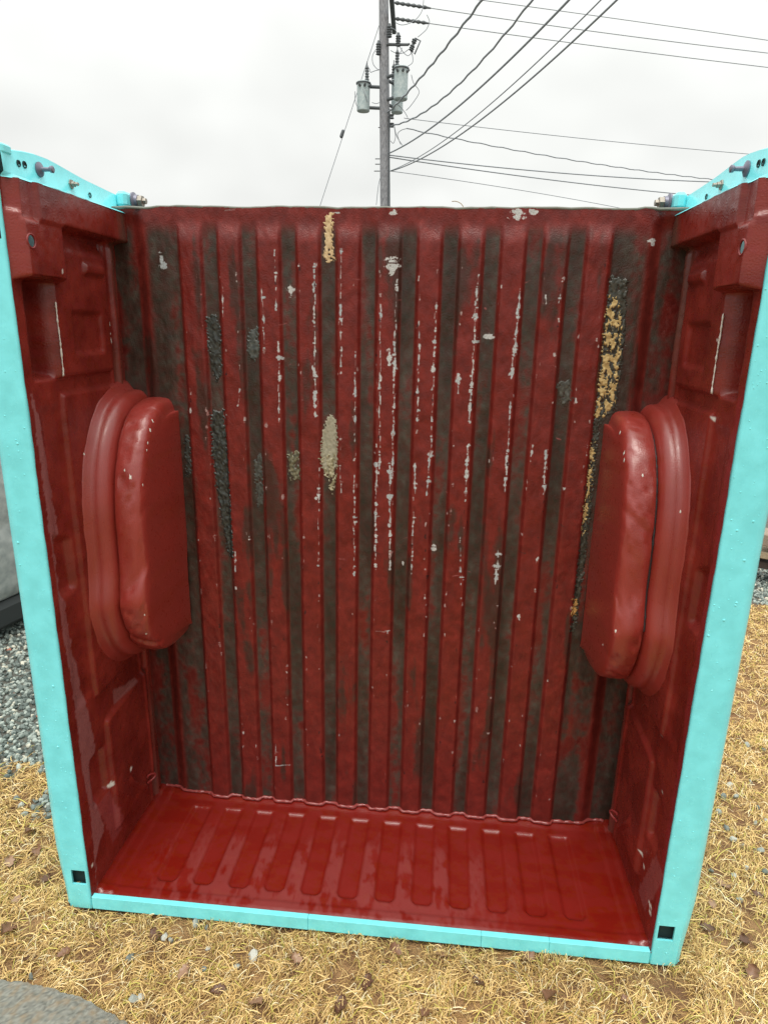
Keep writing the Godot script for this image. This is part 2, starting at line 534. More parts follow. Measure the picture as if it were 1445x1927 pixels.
func build_bed() -> void:
	var bed := base("truck_bed")
	tag(bed, "aqua painted pickup truck bed with worn dark red inside, standing on end", "truck bed")
	# --- bed floor, now the upright back
	var dx := 0.0034
	var nu := int(1.66 / dx) + 1
	var nv := 260
	var pos := func(i: int, j: int) -> Vector3:
		var x := -0.83 + 1.66 * i / (nu - 1.0)
		var y := -0.005 + 1.985 * j / (nv - 1.0)
		if j == nv - 1: y += 0.004 * na.get_noise_1d(x * 300.0)
		return Vector3(x, y, floor_z(x, y))
	var uvf := func(i: int, j: int) -> Vector2:
		var p: Vector3 = pos.call(i, j)
		return Vector2((p.x + 0.83) / 1.66, 1.0 - p.y / 1.99)
	var fm := std(Color.WHITE, 0.46)
	fm.metallic_specular = 0.4
	fm.albedo_texture = paint_floor()
	fm.roughness_texture = noise_tex(0.02, 31, Color(0.62, 0.62, 0.62), Color(1, 1, 1), 512, 4, 1.6)
	fm.normal_enabled = true
	fm.normal_texture = noise_normal(0.16, 41, 4.0, 2048, 4)
	fm.normal_scale = 0.22
	var fl := put("bed_floor", sheet(nu, nv, pos, null, null, uvf), fm, bed)
	fl.set_meta("label", "ribbed dark red bed floor with grime and flaking paint")
	put("floor_underside", box_mesh(Vector3(-0.80, 0.0, -0.075), Vector3(0.80, 1.97, -0.045), 0.004), M.under, bed)
	# folded rear edge of the floor along the top
	var pts := []
	for i in 84:
		var x := -0.80 + 1.60 * i / 83.0
		pts.append(Vector3(x, BED_H - 0.002 + 0.004 * na.get_noise_1d(x * 300.0) + 0.002 * nb.get_noise_1d(x * 2000.0), -0.004 + 0.001 * nb.get_noise_1d(x * 900.0)))
	put("rear_edge_fold", tube_mesh(pts, 0.0042, 8), M.bare_edge, bed)
	# --- stuck-on matter
	var tar0 := Color(0.012, 0.016, 0.014)
	var tar1 := Color(0.045, 0.052, 0.045)
	residue("tar_patch", [[388, 596], [404, 588], [414, 620], [416, 700], [410, 722], [396, 690]], 0.002, 0.004, 0.0, tar0, tar1, "upper black tar patch in the channel beside the wheel well", fl, M.tar)
	residue("tar_patch", [[398, 776], [420, 770], [428, 850], [437, 980], [441, 1050], [430, 1046], [408, 920], [400, 850]], 0.003, 0.006, 0.0, tar0, tar1, "long thick black tar patch in the channel beside the wheel well", fl, M.tar)
	residue("tar_patch", [[466, 622], [484, 614], [489, 664], [478, 682], [465, 664]], 0.0015, 0.003, 0.1, Color(0.03, 0.038, 0.034), Color(0.08, 0.09, 0.08), "small grey-black tar smear", fl, M.tar)
	residue("tar_patch", [[476, 866], [492, 850], [497, 948], [484, 956]], 0.0012, 0.003, 0.15, Color(0.03, 0.034, 0.03), Color(0.075, 0.08, 0.07), "thin dark tar smear low in a channel", fl, M.tar)
	residue("tar_patch", [[346, 822], [356, 818], [360, 896], [350, 902]], 0.002, 0.004, 0.1, tar0, tar1, "dark tar crust against the wheel well", fl, M.tar)
	residue("tar_patch", [[542, 852], [562, 848], [564, 902], [545, 908]], 0.002, 0.006, 0.2, Color(0.05, 0.05, 0.03), Color(0.20, 0.19, 0.12), "khaki crumbs stuck in a channel", fl, M.tar)
	residue("tar_patch", [[1046, 722], [1072, 712], [1076, 752], [1056, 764]], 0.0012, 0.003, 0.15, Color(0.04, 0.042, 0.035), Color(0.09, 0.09, 0.075), "grey-green smear in a channel", fl, M.tar)
	residue("tar_patch", [[1148, 520], [1180, 526], [1176, 640], [1160, 770], [1128, 800], [1118, 900], [1100, 1060], [1082, 1190], [1072, 1190], [1092, 1010], [1112, 840], [1128, 700], [1138, 600]], 0.0018, 0.004, 0.08, Color(0.02, 0.024, 0.018), Color(0.07, 0.07, 0.055), "long dark grimy crust beside the wheel well, under the yellow foam", fl, M.tar)
	var y0 := Color(0.36, 0.24, 0.085)
	var y1 := Color(0.58, 0.44, 0.20)
	residue("foam_residue", [[1146, 556], [1160, 560], [1170, 600], [1166, 680], [1156, 760], [1132, 790], [1120, 786], [1130, 690], [1138, 610]], 0.004, 0.007, 0.44, y0, y1, "crumbly yellow foam residue", fl, M.crumb)
	residue("foam_residue", [[1112, 828], [1120, 828], [1112, 920], [1098, 1010], [1092, 1010], [1104, 910]], 0.003, 0.006, 0.36, y0, y1, "thin broken line of yellow foam residue", fl, M.crumb)
	residue("foam_residue", [[1078, 1126], [1088, 1126], [1084, 1158], [1074, 1158]], 0.003, 0.005, 0.3, Color(0.4, 0.2, 0.05), Color(0.55, 0.33, 0.11), "small rusty orange crumb of foam", fl, M.crumb)
	residue("paper_tape", [[612, 404], [626, 402], [625, 430], [627, 470], [629, 490], [620, 496], [608, 488], [612, 450], [610, 424]], 0.0016, 0.0028, 0.05, Color(0.46, 0.33, 0.17), Color(0.62, 0.48, 0.28), "torn tan strip of old paper tape near the top edge", fl, M.crumb)
	residue("putty_patch", [[612, 792], [622, 782], [632, 790], [636, 830], [634, 880], [622, 892], [606, 880], [604, 840]], 0.0022, 0.0012, 0.0, Color(0.25, 0.24, 0.17), Color(0.36, 0.34, 0.25), "oval beige putty patch on the bed floor", fl, M.crumb)
	residue("putty_crumbs", [[602, 862], [630, 850], [634, 890], [624, 930], [612, 896]], 0.004, 0.008, 0.38, Color(0.16, 0.14, 0.07), Color(0.50, 0.46, 0.32), "khaki crumbs at the foot of the putty patch", fl, M.crumb)
	# --- sides
	for s in [-1, 1]:
		build_side(bed, s)
	# --- bulkhead, now the bottom
	var bu := 340
	var bv := 100
	var bp := func(i: int, j: int) -> Vector3:
		var x := -0.83 + 1.66 * i / (bu - 1.0)
		var z := -0.03 + 0.506 * (1.0 - j / (bv - 1.0))
		return Vector3(x, bulk_y(x, z), z)
	var bc := func(i: int, j: int) -> Color:
		var x := -0.83 + 1.66 * i / (bu - 1.0)
		var z := -0.03 + 0.506 * (1.0 - j / (bv - 1.0))
		var c := red_color(x + 4.0, z * 2.0)
		# rain water darkens the pressed fingers; the lands turn paler towards the front middle
		var w := 0.62 * nb.get_noise_2d(x * 1500.0, z * 620.0) + 0.6 * na.get_noise_2d(x * 260.0 + 40.0, z * 300.0)
		var low := smoothstep(0.001, -0.005, bulk_y(x, z))
		var pale_land := clampf((1.0 - low) * smoothstep(-0.25, 0.12, w + 0.10), 0.0, 1.0) * smoothstep(0.13, 0.24, z + 0.10 * w) * (1.0 - smoothstep(0.42, 0.62, absf(x + 0.12) + 0.2 * w))
		return c.lerp(Color(0.185, 0.010, 0.006), 0.75).lerp(Color(0.25, 0.060, 0.056), pale_land * 0.5)
	var bk := put("bulkhead", sheet(bu, bv, bp, bc), M.red_wet, bed)
	bk.set_meta("label", "wet dark red bulkhead with pressed fingers lying on the ground")
	put("bulkhead_underside", box_mesh(Vector3(-0.81, -0.044, -0.04), Vector3(0.81, -0.012, 0.466), 0.003), M.under, bed)
	# front lip in butted lengths
	var cuts := [-0.8105, -0.155, 0.345, 0.535, 0.8105]
	for k in 4:
		put("bulkhead_lip", box_mesh(Vector3(cuts[k] + 0.0004, -0.034, 0.464), Vector3(cuts[k + 1] - 0.0004, 0.0085, 0.4805), 0.0009), M.aqua, bed)
	# brushed sealer bead along the floor joint
	pts = []
	var rads := []
	for i in 220:
		var x := -0.79 + 1.58 * i / 219.0
		pts.append(Vector3(x, 0.012 + 0.0025 * nb.get_noise_1d(x * 4000.0), floor_z(x, 0.01) + 0.003))
		rads.append(0.0052 + 0.0028 * nb.get_noise_1d(x * 3000.0 + 70.0))
	put("sealer_bead", tube_mesh(pts, rads, 8), M.red_bead, bed)

func build_side(bed: Node3D, s: int) -> void:
	var ny := 400
	var nz := 110
	var Z0 := -0.055
	var P := func(i: int, j: int) -> Vector3:
		var y := -0.006 + 1.972 * i / (ny - 1.0)
		var z := Z0 + (DEPTH - Z0) * j / (nz - 1.0)
		return Vector3(s * (WALL - side_h(y, z)), y, z)
	var C := func(i: int, j: int) -> Color:
		var y := -0.006 + 1.972 * i / (ny - 1.0)
		var z := Z0 + (DEPTH - Z0) * j / (nz - 1.0)
		var c := red_color(y + s * 3.0, z)
		var e := 0.010 * nb.get_noise_2d(y * 900.0, z * 900.0 + s * 40.0) + 0.006 * na.get_noise_2d(y * 2500.0, 5.0)
		var dull := Color(0.24, 0.085, 0.080)
		if s < 0:
			if z < band_edge(y, 0) + e * 0.5 and z > band_edge(y, 1) + e and y < 1.5: c = dull
			if y > 0.50 and y < 0.60 and z > 0.10 and z < 0.24 and y < 0.53 + 0.25 * (z - 0.13) + e and y > 0.51: c = c.lerp(dull, 0.8)
			if y > 0.07 and y < 0.26 and absf(z - 0.34 + (0.2 - y) * 0.3 + e) < 0.035: c = c.lerp(Color(0.25, 0.05, 0.048), 0.8)
		else:
			if z > 0.452 + e and y < 1.55: c = Color(0.21, 0.020, 0.020)
			if y > 0.06 and y < 0.27 and absf(z - 0.40 + (0.16 - y) * 0.4 + e) < 0.04: c = c.lerp(Color(0.25, 0.075, 0.07), 0.7)
		# grime streaks on the ridges by the bed floor
		if z < 0.05:
			c = c.lerp(Color(0.085, 0.068, 0.050), 0.6 * clampf(0.35 + 1.2 * na.get_noise_2d(y * 120.0, z * 900.0 + s * 200.0), 0.0, 1.0))
		# pale spots, mostly paint worn to bright metal and primer along the raised field's edge
		var worn := 0.0
		for d in [[0.272, 0.312, 0.009], [1.63, 0.055, 0.005], [1.655, 0.058, 0.005], [1.61, 0.06, 0.006], [0.245, 0.20, 0.007], [1.78, 0.335, 0.004], [0.10, 0.455, 0.006]]:  # first spot is a white disc in place of a hole
			if s < 0 and Vector2(y - d[0], z - d[1]).length() < d[2]: worn = 1.0
		for d in [[0.185, 0.315, 0.008], [0.165, 0.34, 0.009], [0.113, 0.425, 0.011], [0.098, 0.432, 0.009], [0.60, 0.33, 0.006], [0.46, 0.385, 0.005], [1.65, 0.325, 0.006], [1.47, 0.345, 0.006]]:
			if s > 0 and Vector2(y - d[0], (z - d[1]) * 0.7).length() < d[2] * (0.7 + 0.5 * nb.get_noise_2d(y * 8000.0, z * 8000.0)): worn = 1.0
		return c.lerp(Color(0.60, 0.58, 0.52), worn)
	var hole := func(i: int, j: int) -> bool:
		var y := -0.006 + 1.972 * (i + 0.5) / (ny - 1.0)
		var z := Z0 + (DEPTH - Z0) * (j + 0.5) / (nz - 1.0)
		return Vector2(y - 1.837, z - 0.447).length() < 0.0145
	var sp := put("side_panel", sheet(ny, nz, P, C, hole), M.red, bed)
	sp.set_meta("label", "dark red inner side panel with stamped relief")
	# paint worn to bright metal along the raised field's edge
	var we := []
	var wr := []
	for k in 60:
		var yy := 1.527 + 0.182 * k / 59.0
		we.append(Vector3(s * (WALL - side_h(yy, 0.331) - 0.0004), yy, 0.3365 + 0.0016 * nb.get_noise_1d(yy * 3000.0)))
		wr.append(0.0019 + 0.0022 * nb.get_noise_1d(yy * 2600.0 + s * 70.0) if k % 59 else 0.0005)
	put("worn_edge", tube_mesh(we, wr, 6), M.primer, sp)
	# rim of the drain hole
	var ring := []
	var hx: float = s * (WALL - side_h(1.837, 0.447))
	for k in 25:
		ring.append(Vector3(hx, 1.837 + 0.0150 * cos(TAU * k / 24.0), 0.447 + 0.0150 * sin(TAU * k / 24.0)))
	put("hole_rim", tube_mesh(ring, 0.0026, 6), M.red_plain, sp)
	# --- wheel well: lofted arch with stepped outer flange
	var cy := 1.045
	var prof := [   # inward reach u, how far the arch is grown or shrunk
		Vector2(-0.03, 0.060), Vector2(0.004, 0.053), Vector2(0.013, 0.043), Vector2(0.021, 0.031), Vector2(0.028, 0.0275), Vector2(0.037, 0.0265), Vector2(0.046, 0.0260), Vector2(0.056, 0.0215),
		Vector2(0.064, 0.012), Vector2(0.0685, 0.004), Vector2(0.0715, -0.006), Vector2(0.0735, -0.0125), Vector2(0.0752, -0.0125), Vector2(0.0768, -0.002), Vector2(0.080, 0.0035), Vector2(0.090, 0.0055), Vector2(0.105, 0.006), Vector2(0.120, 0.006), Vector2(0.134, 0.0045),
		Vector2(0.1435, 0.001), Vector2(0.150, -0.005), Vector2(0.1545, -0.013), Vector2(0.1575, -0.025), Vector2(0.1595, -0.05), Vector2(0.1615, -0.085), Vector2(0.164, -0.13), Vector2(0.1665, -0.18), Vector2(0.169, -0.23), Vector2(0.172, -0.30)]
	var na_ := 161
	var W := func(i: int, j: int) -> Vector3:
		var t: float = lerpf(-0.42, PI + 0.42, i / (na_ - 1.0))
		var pr: Vector2 = prof[j]
		var g := pr.y
		var ry := 0.392 + maxf(g, -0.034)
		var rz := maxf(0.268 + g, 0.0)
		var ct := cos(t)
		var sn := sin(t)
		var yy: float = cy + ry * signf(ct) * pow(absf(ct), 0.80 if ct > 0.0 else 0.66)
		var zz: float = rz * signf(sn) * pow(absf(sn), 0.80)
		if zz < 0.0: zz *= 0.35
		zz += 0.030 * smoothstep(0.0, -0.3, ct) * smoothstep(0.0, 0.5, sn) * (1.0 if g > -0.1 else 0.4)   # the forward shoulder is fuller
		var dent := 0.0
		if j > 13 and j < 23:
			dent = 0.014 * maxf(0.0, nb.get_noise_2d(t * 210.0 + s * 90.0, pr.x * 2600.0) - 0.08) + 0.004 * na.get_noise_2d(t * 100.0, pr.x * 900.0 + s * 50.0)
		if j > 12 and j < 22:
			var cr := (t - (1.75 if s < 0 else 1.35)) * 26.0 + pr.x * 60.0 - 6.0
			dent += 0.006 * exp(-cr * cr)
			var cr2 := (t - 2.30) * 24.0 - pr.x * 80.0 + 9.0
			if s < 0: dent += 0.009 * exp(-cr2 * cr2)
		zz -= dent
		return Vector3(s * (WALL - pr.x), yy, zz)
	var WC := func(i: int, j: int) -> Color:
		var pr: Vector2 = prof[j]
		var c := red_color(i * 0.014 + s * 7.0, pr.x * 2.0).lerp(Color(0.29, 0.034, 0.024), 0.65)   # brighter red than the side panels
		return c
	var ww := put("wheel_well", sheet(na_, prof.size(), W, WC), M.red_gloss, bed)
	ww.set_meta("label", "dented dark red wheel well bulging from the side panel")
	if s > 0:
		var bead := []
		var brad := []
		for k in range(14, 92):
			var b0: Vector3 = W.call(k, 11)
			bead.append(b0 + Vector3(-0.001, 0, 0.0065 + 0.0015 * nb.get_noise_1d(k * 400.0)))
			brad.append(0.0030 + 0.0024 * nb.get_noise_1d(k * 260.0 + 30.0))
		put("seam_sealer", tube_mesh(bead, brad, 6), M.tar_plain, ww).set_meta("label", "cracked black sealer showing in the seam")
	rng.seed = 60 + s
	var cspots := [[37, 20.4], [42, 20.8], [48, 21.0], [51, 21.1], [60, 16.2], [62, 17.4], [64, 20.6], [95, 19.0], [104, 18.2], [57, 1.6]]
	if s > 0: cspots = [[33, 21.2], [45, 21.0], [48, 21.1], [55, 16.6], [91, 19.6], [103, 23.0], [66, 3.5]]
	for k in cspots.size():
		var ci: int = cspots[k][0]
		var cj := int(cspots[k][1])
		var fr: float = cspots[k][1] - cj
		var a0: Vector3 = W.call(ci, cj)
		var a1: Vector3 = W.call(ci, cj + 1)
		var b0: Vector3 = W.call(ci + 1, cj)
		var nn: Vector3 = (a1 - a0).cross(b0 - a0).normalized()
		if nn.dot(CAM - a0) < 0.0: nn = -nn
		var sz := rng.randf_range(0.0035, 0.007)
		var ch := st_new()
		var pp := a0.lerp(a1, fr) + nn * 0.0012
		var e1 := Vector3.UP.cross(nn).normalized()
		var e2 := nn.cross(e1)
		var rim := []
		for q in 9: rim.append(pp + (e1 * cos(TAU * q / 9.0) * 0.6 + e2 * sin(TAU * q / 9.0) * rng.randf_range(0.8, 1.6)) * sz * rng.randf_range(0.6, 1.1) - nn * 0.0008)
		ch.set_smooth_group(-1)
		for q in 9:
			ch.add_vertex(pp); ch.add_vertex(rim[(q + 1) % 9]); ch.add_vertex(rim[q])
		put("paint_chip", st_done(ch), M.primer, ww)
	# --- rail face, aqua
	var xs := [0.8135, 0.8165, 0.822, 0.865, 0.885, 0.8925, 0.8985, 0.905, 0.9115, 0.918, 0.922]
	var zs := [0.470, 0.4775, 0.4785, 0.4785, 0.4785, 0.4775, 0.4735, 0.4685, 0.4625, 0.452, 0.436]
	var ys := [-0.042, -0.036, 0.0, 0.047, 0.050, 0.101, 0.104, 0.16, 0.22, 0.3, 0.45, 0.6, 0.75, 0.9, 1.05, 1.2, 1.35, 1.5, 1.65, 1.80, 1.838, 1.892, 1.93, 1.965, 1.981]
	var RP := func(i: int, j: int) -> Vector3:
		var y: float = ys[j]
		var x: float = xs[i]
		var z: float = zs[i]
		if i > 3: x -= 0.015 * (1.0 - smoothstep(-0.05, 0.2, y)) * (i - 3) / 3.0 if i < 6 else 0.015 * (1.0 - smoothstep(-0.05, 0.2, y))
		if i > 5: z += 0.002 * (1 if i == 7 else 0)
		return Vector3(s * x, y, z - (0.004 if j == 0 else 0.0))
	var RS := func(i: int, j: int) -> bool:
		return i == 2 and (j == 4 or j == 20)
	var rail := put("side_rail", sheet(xs.size(), ys.size(), RP, null, RS), M.aqua, bed)
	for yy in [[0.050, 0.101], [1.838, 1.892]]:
		var st := st_new()
		var a := Vector3(s * 0.822, yy[0], 0.4785)
		var b := Vector3(s * 0.865, yy[1], 0.4785)
		var c4 := [a, Vector3(b.x, a.y, a.z), b, Vector3(a.x, b.y, a.z)]
		var inn := Vector3(0, 0, -0.006)
		for k in 4:
			var p: Vector3 = c4[k]
			var q: Vector3 = c4[(k + 1) % 4]
			st.set_smooth_group(-1)
			st.add_vertex(p); st.add_vertex(q); st.add_vertex(p + inn)
			st.add_vertex(q); st.add_vertex(q + inn); st.add_vertex(p + inn)
		put("stake_pocket", st_done(st), M.aqua, rail)
		put("pocket_shade_back", box_mesh(Vector3(s * 0.818, yy[0] - 0.01, 0.440), Vector3(s * 0.872, yy[1] + 0.01, 0.4600), 0.001), M.hole, rail)  # near-black plate paints the shade inside the pocket
	# outer bedside skin and its closing ends
	var oxs := [0.922, 0.932, 0.940, 0.944, 0.942, 0.935, 0.92]
	var ozs := [0.436, 0.36, 0.26, 0.15, 0.03, -0.06, -0.12]
	var outer_at := func(i: int, j: int) -> Vector3:
		var y := -0.040 + 2.02 * j / 80.0
		return Vector3(s * (oxs[i] - 0.015 * (1.0 - smoothstep(-0.05, 0.2, y))), y, ozs[i])
	var open_arch := func(i: int, j: int) -> bool:
		var y := -0.040 + 2.02 * (j + 0.5) / 80.0
		return i >= 3 and absf(y - cy) < 0.36 - 0.05 * (5 - i)
	put("outer_panel", sheet(oxs.size(), 81, outer_at, null, open_arch), M.aqua, bed)
	put("end_cap", box_mesh(Vector3(s * 0.815, -0.040, -0.10), Vector3(s * 0.900, -0.034, 0.462), 0.002), M.aqua, bed)
	# --- tailgate jamb: curved upstand above the panel with pins and holes
	var crv := [[-0.15, 2.004], [-0.11, 2.016], [-0.05, 2.021], [0.03, 2.024], [0.08, 2.026], [0.13, 2.028], [0.18, 2.0315], [0.22, 2.035], [0.26, 2.0385], [0.30, 2.041], [0.34, 2.040], [0.38, 2.036], [0.42, 2.030], [0.45, 2.025], [0.476, 2.018]]
	var jv := 5
	var JP := func(i: int, j: int) -> Vector3:
		var z: float = crv[i][0]
		var top: float = crv[i][1]
		var inn := s * (0.7665 if z < 0.40 else 0.779 if z < 0.46 else 0.806)
		if j == 0: return Vector3(inn, 1.9645, z)
		if j == 1: return Vector3(inn + s * 0.002, 1.9675, z)
		if j == 2: return Vector3(s * 0.7985, 1.976, z)
		if j == 3: return Vector3(s * 0.80, top - 0.004, z)
		return Vector3(s * 0.812, top, z)
	var jm := put("tailgate_jamb", sheet(crv.size(), jv, JP), M.aqua, bed)
	var KP := func(i: int, j: int) -> Vector3:
		var z: float = crv[i][0]
		var top: float = crv[i][1]
		if j == 0: return Vector3(s * 0.812, top, z)
		return Vector3(s * (0.92 if j == 1 else 0.925), top - 0.006 if j == 1 else 1.96, minf(z, 0.44))
	put("jamb_top", sheet(crv.size(), 3, KP), M.aqua, jm)
	var inward := Vector3(-s, 0, 0)
	# striker pin with its wide washer
	var p0 := Vector3(s * 0.799, 2.006, 0.340)
	var pin := put("striker_pin", lathe_mesh(p0, inward, [Vector2(0.0, 0.0), Vector2(0.0160, 0.0), Vector2(0.0163, 0.003), Vector2(0.0105, 0.006), Vector2(0.0052, 0.009), Vector2(0.0046, 0.026), Vector2(0.0076, 0.029), Vector2(0.0080, 0.034), Vector2(0.0052, 0.036), Vector2(0.0, 0.036)], 24), M.steel, jm)
	pin.set_meta("label", "purple-grey steel striker pin with wide washer")
	# hex bolt
	p0 = Vector3(s * 0.799, 2.000, 0.205)
	put("bolt", lathe_mesh(p0, inward, [Vector2(0.0, 0.0), Vector2(0.0115, 0.0), Vector2(0.0115, 0.003), Vector2(0.007, 0.0035), Vector2(0.007, 0.011), Vector2(0.0045, 0.0115), Vector2(0.0045, 0.020), Vector2(0.0, 0.020)], 6, false), M.bolt_steel, jm)
	# open holes, seen as dark or bright dots: short dark sleeves
	for h in [[2.002, 0.418, 0.005], [2.004, 0.396, 0.0055], [1.990, 0.115, 0.0045]]:
		put("jamb_hole", lathe_mesh(Vector3(s * 0.7995, h[0], h[1]), inward, [Vector2(h[2] + 0.0025, 0.0), Vector2(h[2] + 0.002, 0.0022), Vector2(h[2], 0.0022), Vector2(h[2] - 0.0005, 0.0003), Vector2(0.0, 0.0003)], 16), M.hole, jm)
	# rubber bumper clip at the rail end
	put("rail_clip", box_mesh(Vector3(s * 0.796, 2.012, 0.440), Vector3(s * 0.83, 2.032, 0.474), 0.004), M.aqua, jm)
	# hinge pivot: plate, boss and nut
	put("hinge_plate", box_mesh(Vector3(s * 0.768, 1.985, -0.12), Vector3(s * 0.80, 2.028, -0.030), 0.008), M.aqua, jm)
	put("hinge_boss", lathe_mesh(Vector3(s * 0.770, 2.008, -0.080), inward, [Vector2(0.0, 0.0), Vector2(0.024, 0.0), Vector2(0.0245, 0.005), Vector2(0.018, 0.009), Vector2(0.017, 0.018), Vector2(0.0, 0.018)], 20), M.steel, jm)
	put("hinge_nut", lathe_mesh(Vector3(s * 0.753, 2.008, -0.080), inward, [Vector2(0.0, 0.0), Vector2(0.016, 0.0), Vector2(0.016, 0.014), Vector2(0.009, 0.0145), Vector2(0.0085, 0.024), Vector2(0.0, 0.024)], 6, false), M.bolt_steel, jm)
	# --- tie-down loop low on the panel
	var hk := []
	for k in 13:
		var t := PI * 1.25 * k / 12.0 - 0.4
		hk.append(Vector3(s * (0.792 - 0.014 * sin(clampf(t, 0.0, PI))), 0.136 + 0.013 * cos(t), 0.105 - 0.022 * sin(t)))
	put("tie_down_loop", tube_mesh(hk, 0.0035, 8), M.red_plain, bed)
	# --- rain drops on the rail
	var dr := st_new()
	rng.seed = 500 + s
	for k in 120:
		var y := rng.randf_range(0.0, 1.9)
		var x := rng.randf_range(0.818, 0.889)
		if absf(y - 0.075) < 0.035 and x < 0.87: continue
		var r := rng.randf_range(0.0010, 0.0022) * (1.7 if rng.randf() < 0.12 else 1.0)
		lathe(dr, Vector3(s * x, y, 0.4783), Vector3(0, -0.15, 1), [Vector2(r, 0.0), Vector2(r * 0.85, r * 0.32), Vector2(r * 0.5, r * 0.52), Vector2(0.0, r * 0.6)], 8)
	tag(put("water_drops", st_done(dr), M.drop, rail), "rain drops beaded on the aqua rail", "", "", "stuff")

# ------------------------------------------------------------------ ground
func gravel_here(x: float, z: float) -> float:
	# 1 where the gravel lot is, 0 on the straw
	var w := 0.10 * na.get_noise_2d(x * 300.0, z * 300.0) + 0.05 * nb.get_noise_2d(x * 900.0, z * 900.0)
	var left := -0.10 + w
	var k := 0.0
	if x < 0.0:
		k = 1.0 if z < left else 0.0
		if x > -1.27 + w and x < -0.9 and z < 0.12 + w: k = 1.0
	else:
		k = 1.0 if z < -2.25 + w * 2.0 else 0.0
	return k

func ground_y(x: float, z: float) -> float:
	var far := 1.0 - smoothstep(6.0, 12.0, Vector2(x, z).length())
	return GROUND + (0.010 * na.get_noise_2d(x * 90.0, z * 90.0) + 0.004 * nb.get_noise_2d(x * 500.0, z * 500.0)) * far - 0.004

func build_ground() -> void:
	# one sheet to the horizon, finer near the bed
	var cs := []
	var c := 0.0
	var step := 0.03
	while c < 400.0:
		cs.append(c)
		if c > 1.8: step *= 1.22
		c += step
	cs.append(420.0)
	var line := []
	for k in range(cs.size() - 1, 0, -1): line.append(-cs[k])
	line.append_array(cs)
	var nn := line.size()
	var gp := func(i: int, j: int) -> Vector3:
		return Vector3(line[i], ground_y(line[i], line[nn - 1 - j]), line[nn - 1 - j])
	var gc := func(i: int, j: int) -> Color:
		var x: float = line[i]
		var z: float = line[nn - 1 - j]
		var t := clampf(0.5 + na.get_noise_2d(x * 500.0, z * 500.0) + 0.4 * nb.get_noise_2d(x * 1600.0, z * 1600.0), 0.0, 1.0)
		if gravel_here(x, z) > 0.5: return Color(0.10, 0.10, 0.085).lerp(Color(0.16, 0.155, 0.13), t)
		return Color(0.18, 0.092, 0.045).lerp(Color(0.41, 0.245, 0.105), t)
	tag(put("ground", sheet(nn, nn, gp, gc), M.soil), "", "", "", "structure")
	# --- dead grass
	rng.seed = 4242
	var v := PackedVector3Array()
	var nr := PackedVector3Array()
	var cl := PackedColorArray()
	var ix := PackedInt32Array()
	var spots := []
	for k in 80000: spots.append(Vector2(rng.randf_range(-1.5, 1.5), rng.randf_range(0.40, 1.10)))
	for k in 26000: spots.append(Vector2(rng.randf_range(-2.0, -0.86), rng.randf_range(-0.30, 0.50)))
	for k in 34000: spots.append(Vector2(rng.randf_range(0.86, 2.0), rng.randf_range(-0.8, 0.50)))
	for k in 42000: spots.append(Vector2(rng.randf_range(0.9, 3.2), rng.randf_range(-2.2, -0.5)))
	for k in 5000: spots.append(Vector2(rng.randf_range(-2.2, 2.2), rng.randf_range(1.0, 2.4)))
	for sp: Vector2 in spots:
		if sp.y < 0.475 and absf(sp.x) < 0.915: continue
		if gravel_here(sp.x, sp.y) > 0.5 and rng.randf() < 0.985: continue
		var clump := na.get_noise_2d(sp.x * 420.0, sp.y * 420.0)
		if clump < -0.18 and rng.randf() < 0.75: continue
		if clump < 0.0 and rng.randf() < 0.35: continue
		if in_slab(sp) and rng.randf() < 0.93: continue
		var far := sp.distance_to(Vector2(0.17, 1.96))
		var ln := rng.randf_range(0.014, 0.062) * (1.0 if rng.randf() < 0.92 else 2.2)
		var near_lip := absf(sp.x) < 0.96 and sp.y < 0.56
		var th := rng.randf() * TAU
		if rng.randf() < 0.35: th = 0.75 + rng.randf_range(-0.5, 0.5) + 0.8 * clump
		var dir := Vector3(cos(th), 0, -sin(th))
		if near_lip and dir.z < 0.0: dir.z = -dir.z
		if near_lip: ln *= 0.75
		var sidev := dir.cross(Vector3.UP)
		var wd := rng.randf_range(0.0006, 0.0014) * (1.0 + 0.18 * maxf(0.0, far - 2.0))
		var rise := rng.randf_range(0.001, 0.013) * (1.4 if near_lip else 1.0) * (1.0 + 0.9 * maxf(0.0, clump))
		var bend := rng.randf_range(-0.4, 0.4) * ln
		var y0 := ground_y(sp.x, sp.y)
		var roll := rng.randf() * 0.9
		var tone := rng.randf()
		var col := Color(0.58, 0.37, 0.11).lerp(Color(0.84, 0.62, 0.28), tone)
		var kind := rng.randf()
		if kind < 0.24: col = Color(0.26, 0.14, 0.055).lerp(Color(0.40, 0.25, 0.09), tone)
		elif kind < 0.32 + 0.14 * maxf(0.0, nb.get_noise_2d(sp.x * 260.0, sp.y * 260.0)): col = Color(0.36, 0.34, 0.06).lerp(Color(0.60, 0.52, 0.12), tone)
		elif kind > 0.93: col = Color(0.85, 0.74, 0.47)
		var k0 := v.size()
		for q in 5:
			var t := q / 4.0
			var p := Vector3(sp.x, y0, sp.y) + dir * (ln * (t - 0.5)) + sidev * bend * (t - 0.5) * (t - 0.5) * 2.0
			p.y += rise * 4.0 * t * (1.0 - t) * (0.7 + 0.6 * t) + 0.003 + 0.004 * tone
			var w := wd * (1.0 - 0.75 * t * t)
			var o := (sidev * cos(roll) + Vector3.UP * sin(roll)) * w
			v.append(p - o); v.append(p + o)
			var nn_ := (Vector3.UP * cos(roll) - sidev * sin(roll)).normalized()
			nr.append(nn_); nr.append(nn_)
			cl.append(col); cl.append(col)
			if q < 4:
				var b := k0 + q * 2
				ix.append_array([b, b + 2, b + 1, b + 1, b + 2, b + 3])
	var arr := []
	arr.resize(Mesh.ARRAY_MAX)
	arr[Mesh.ARRAY_VERTEX] = v
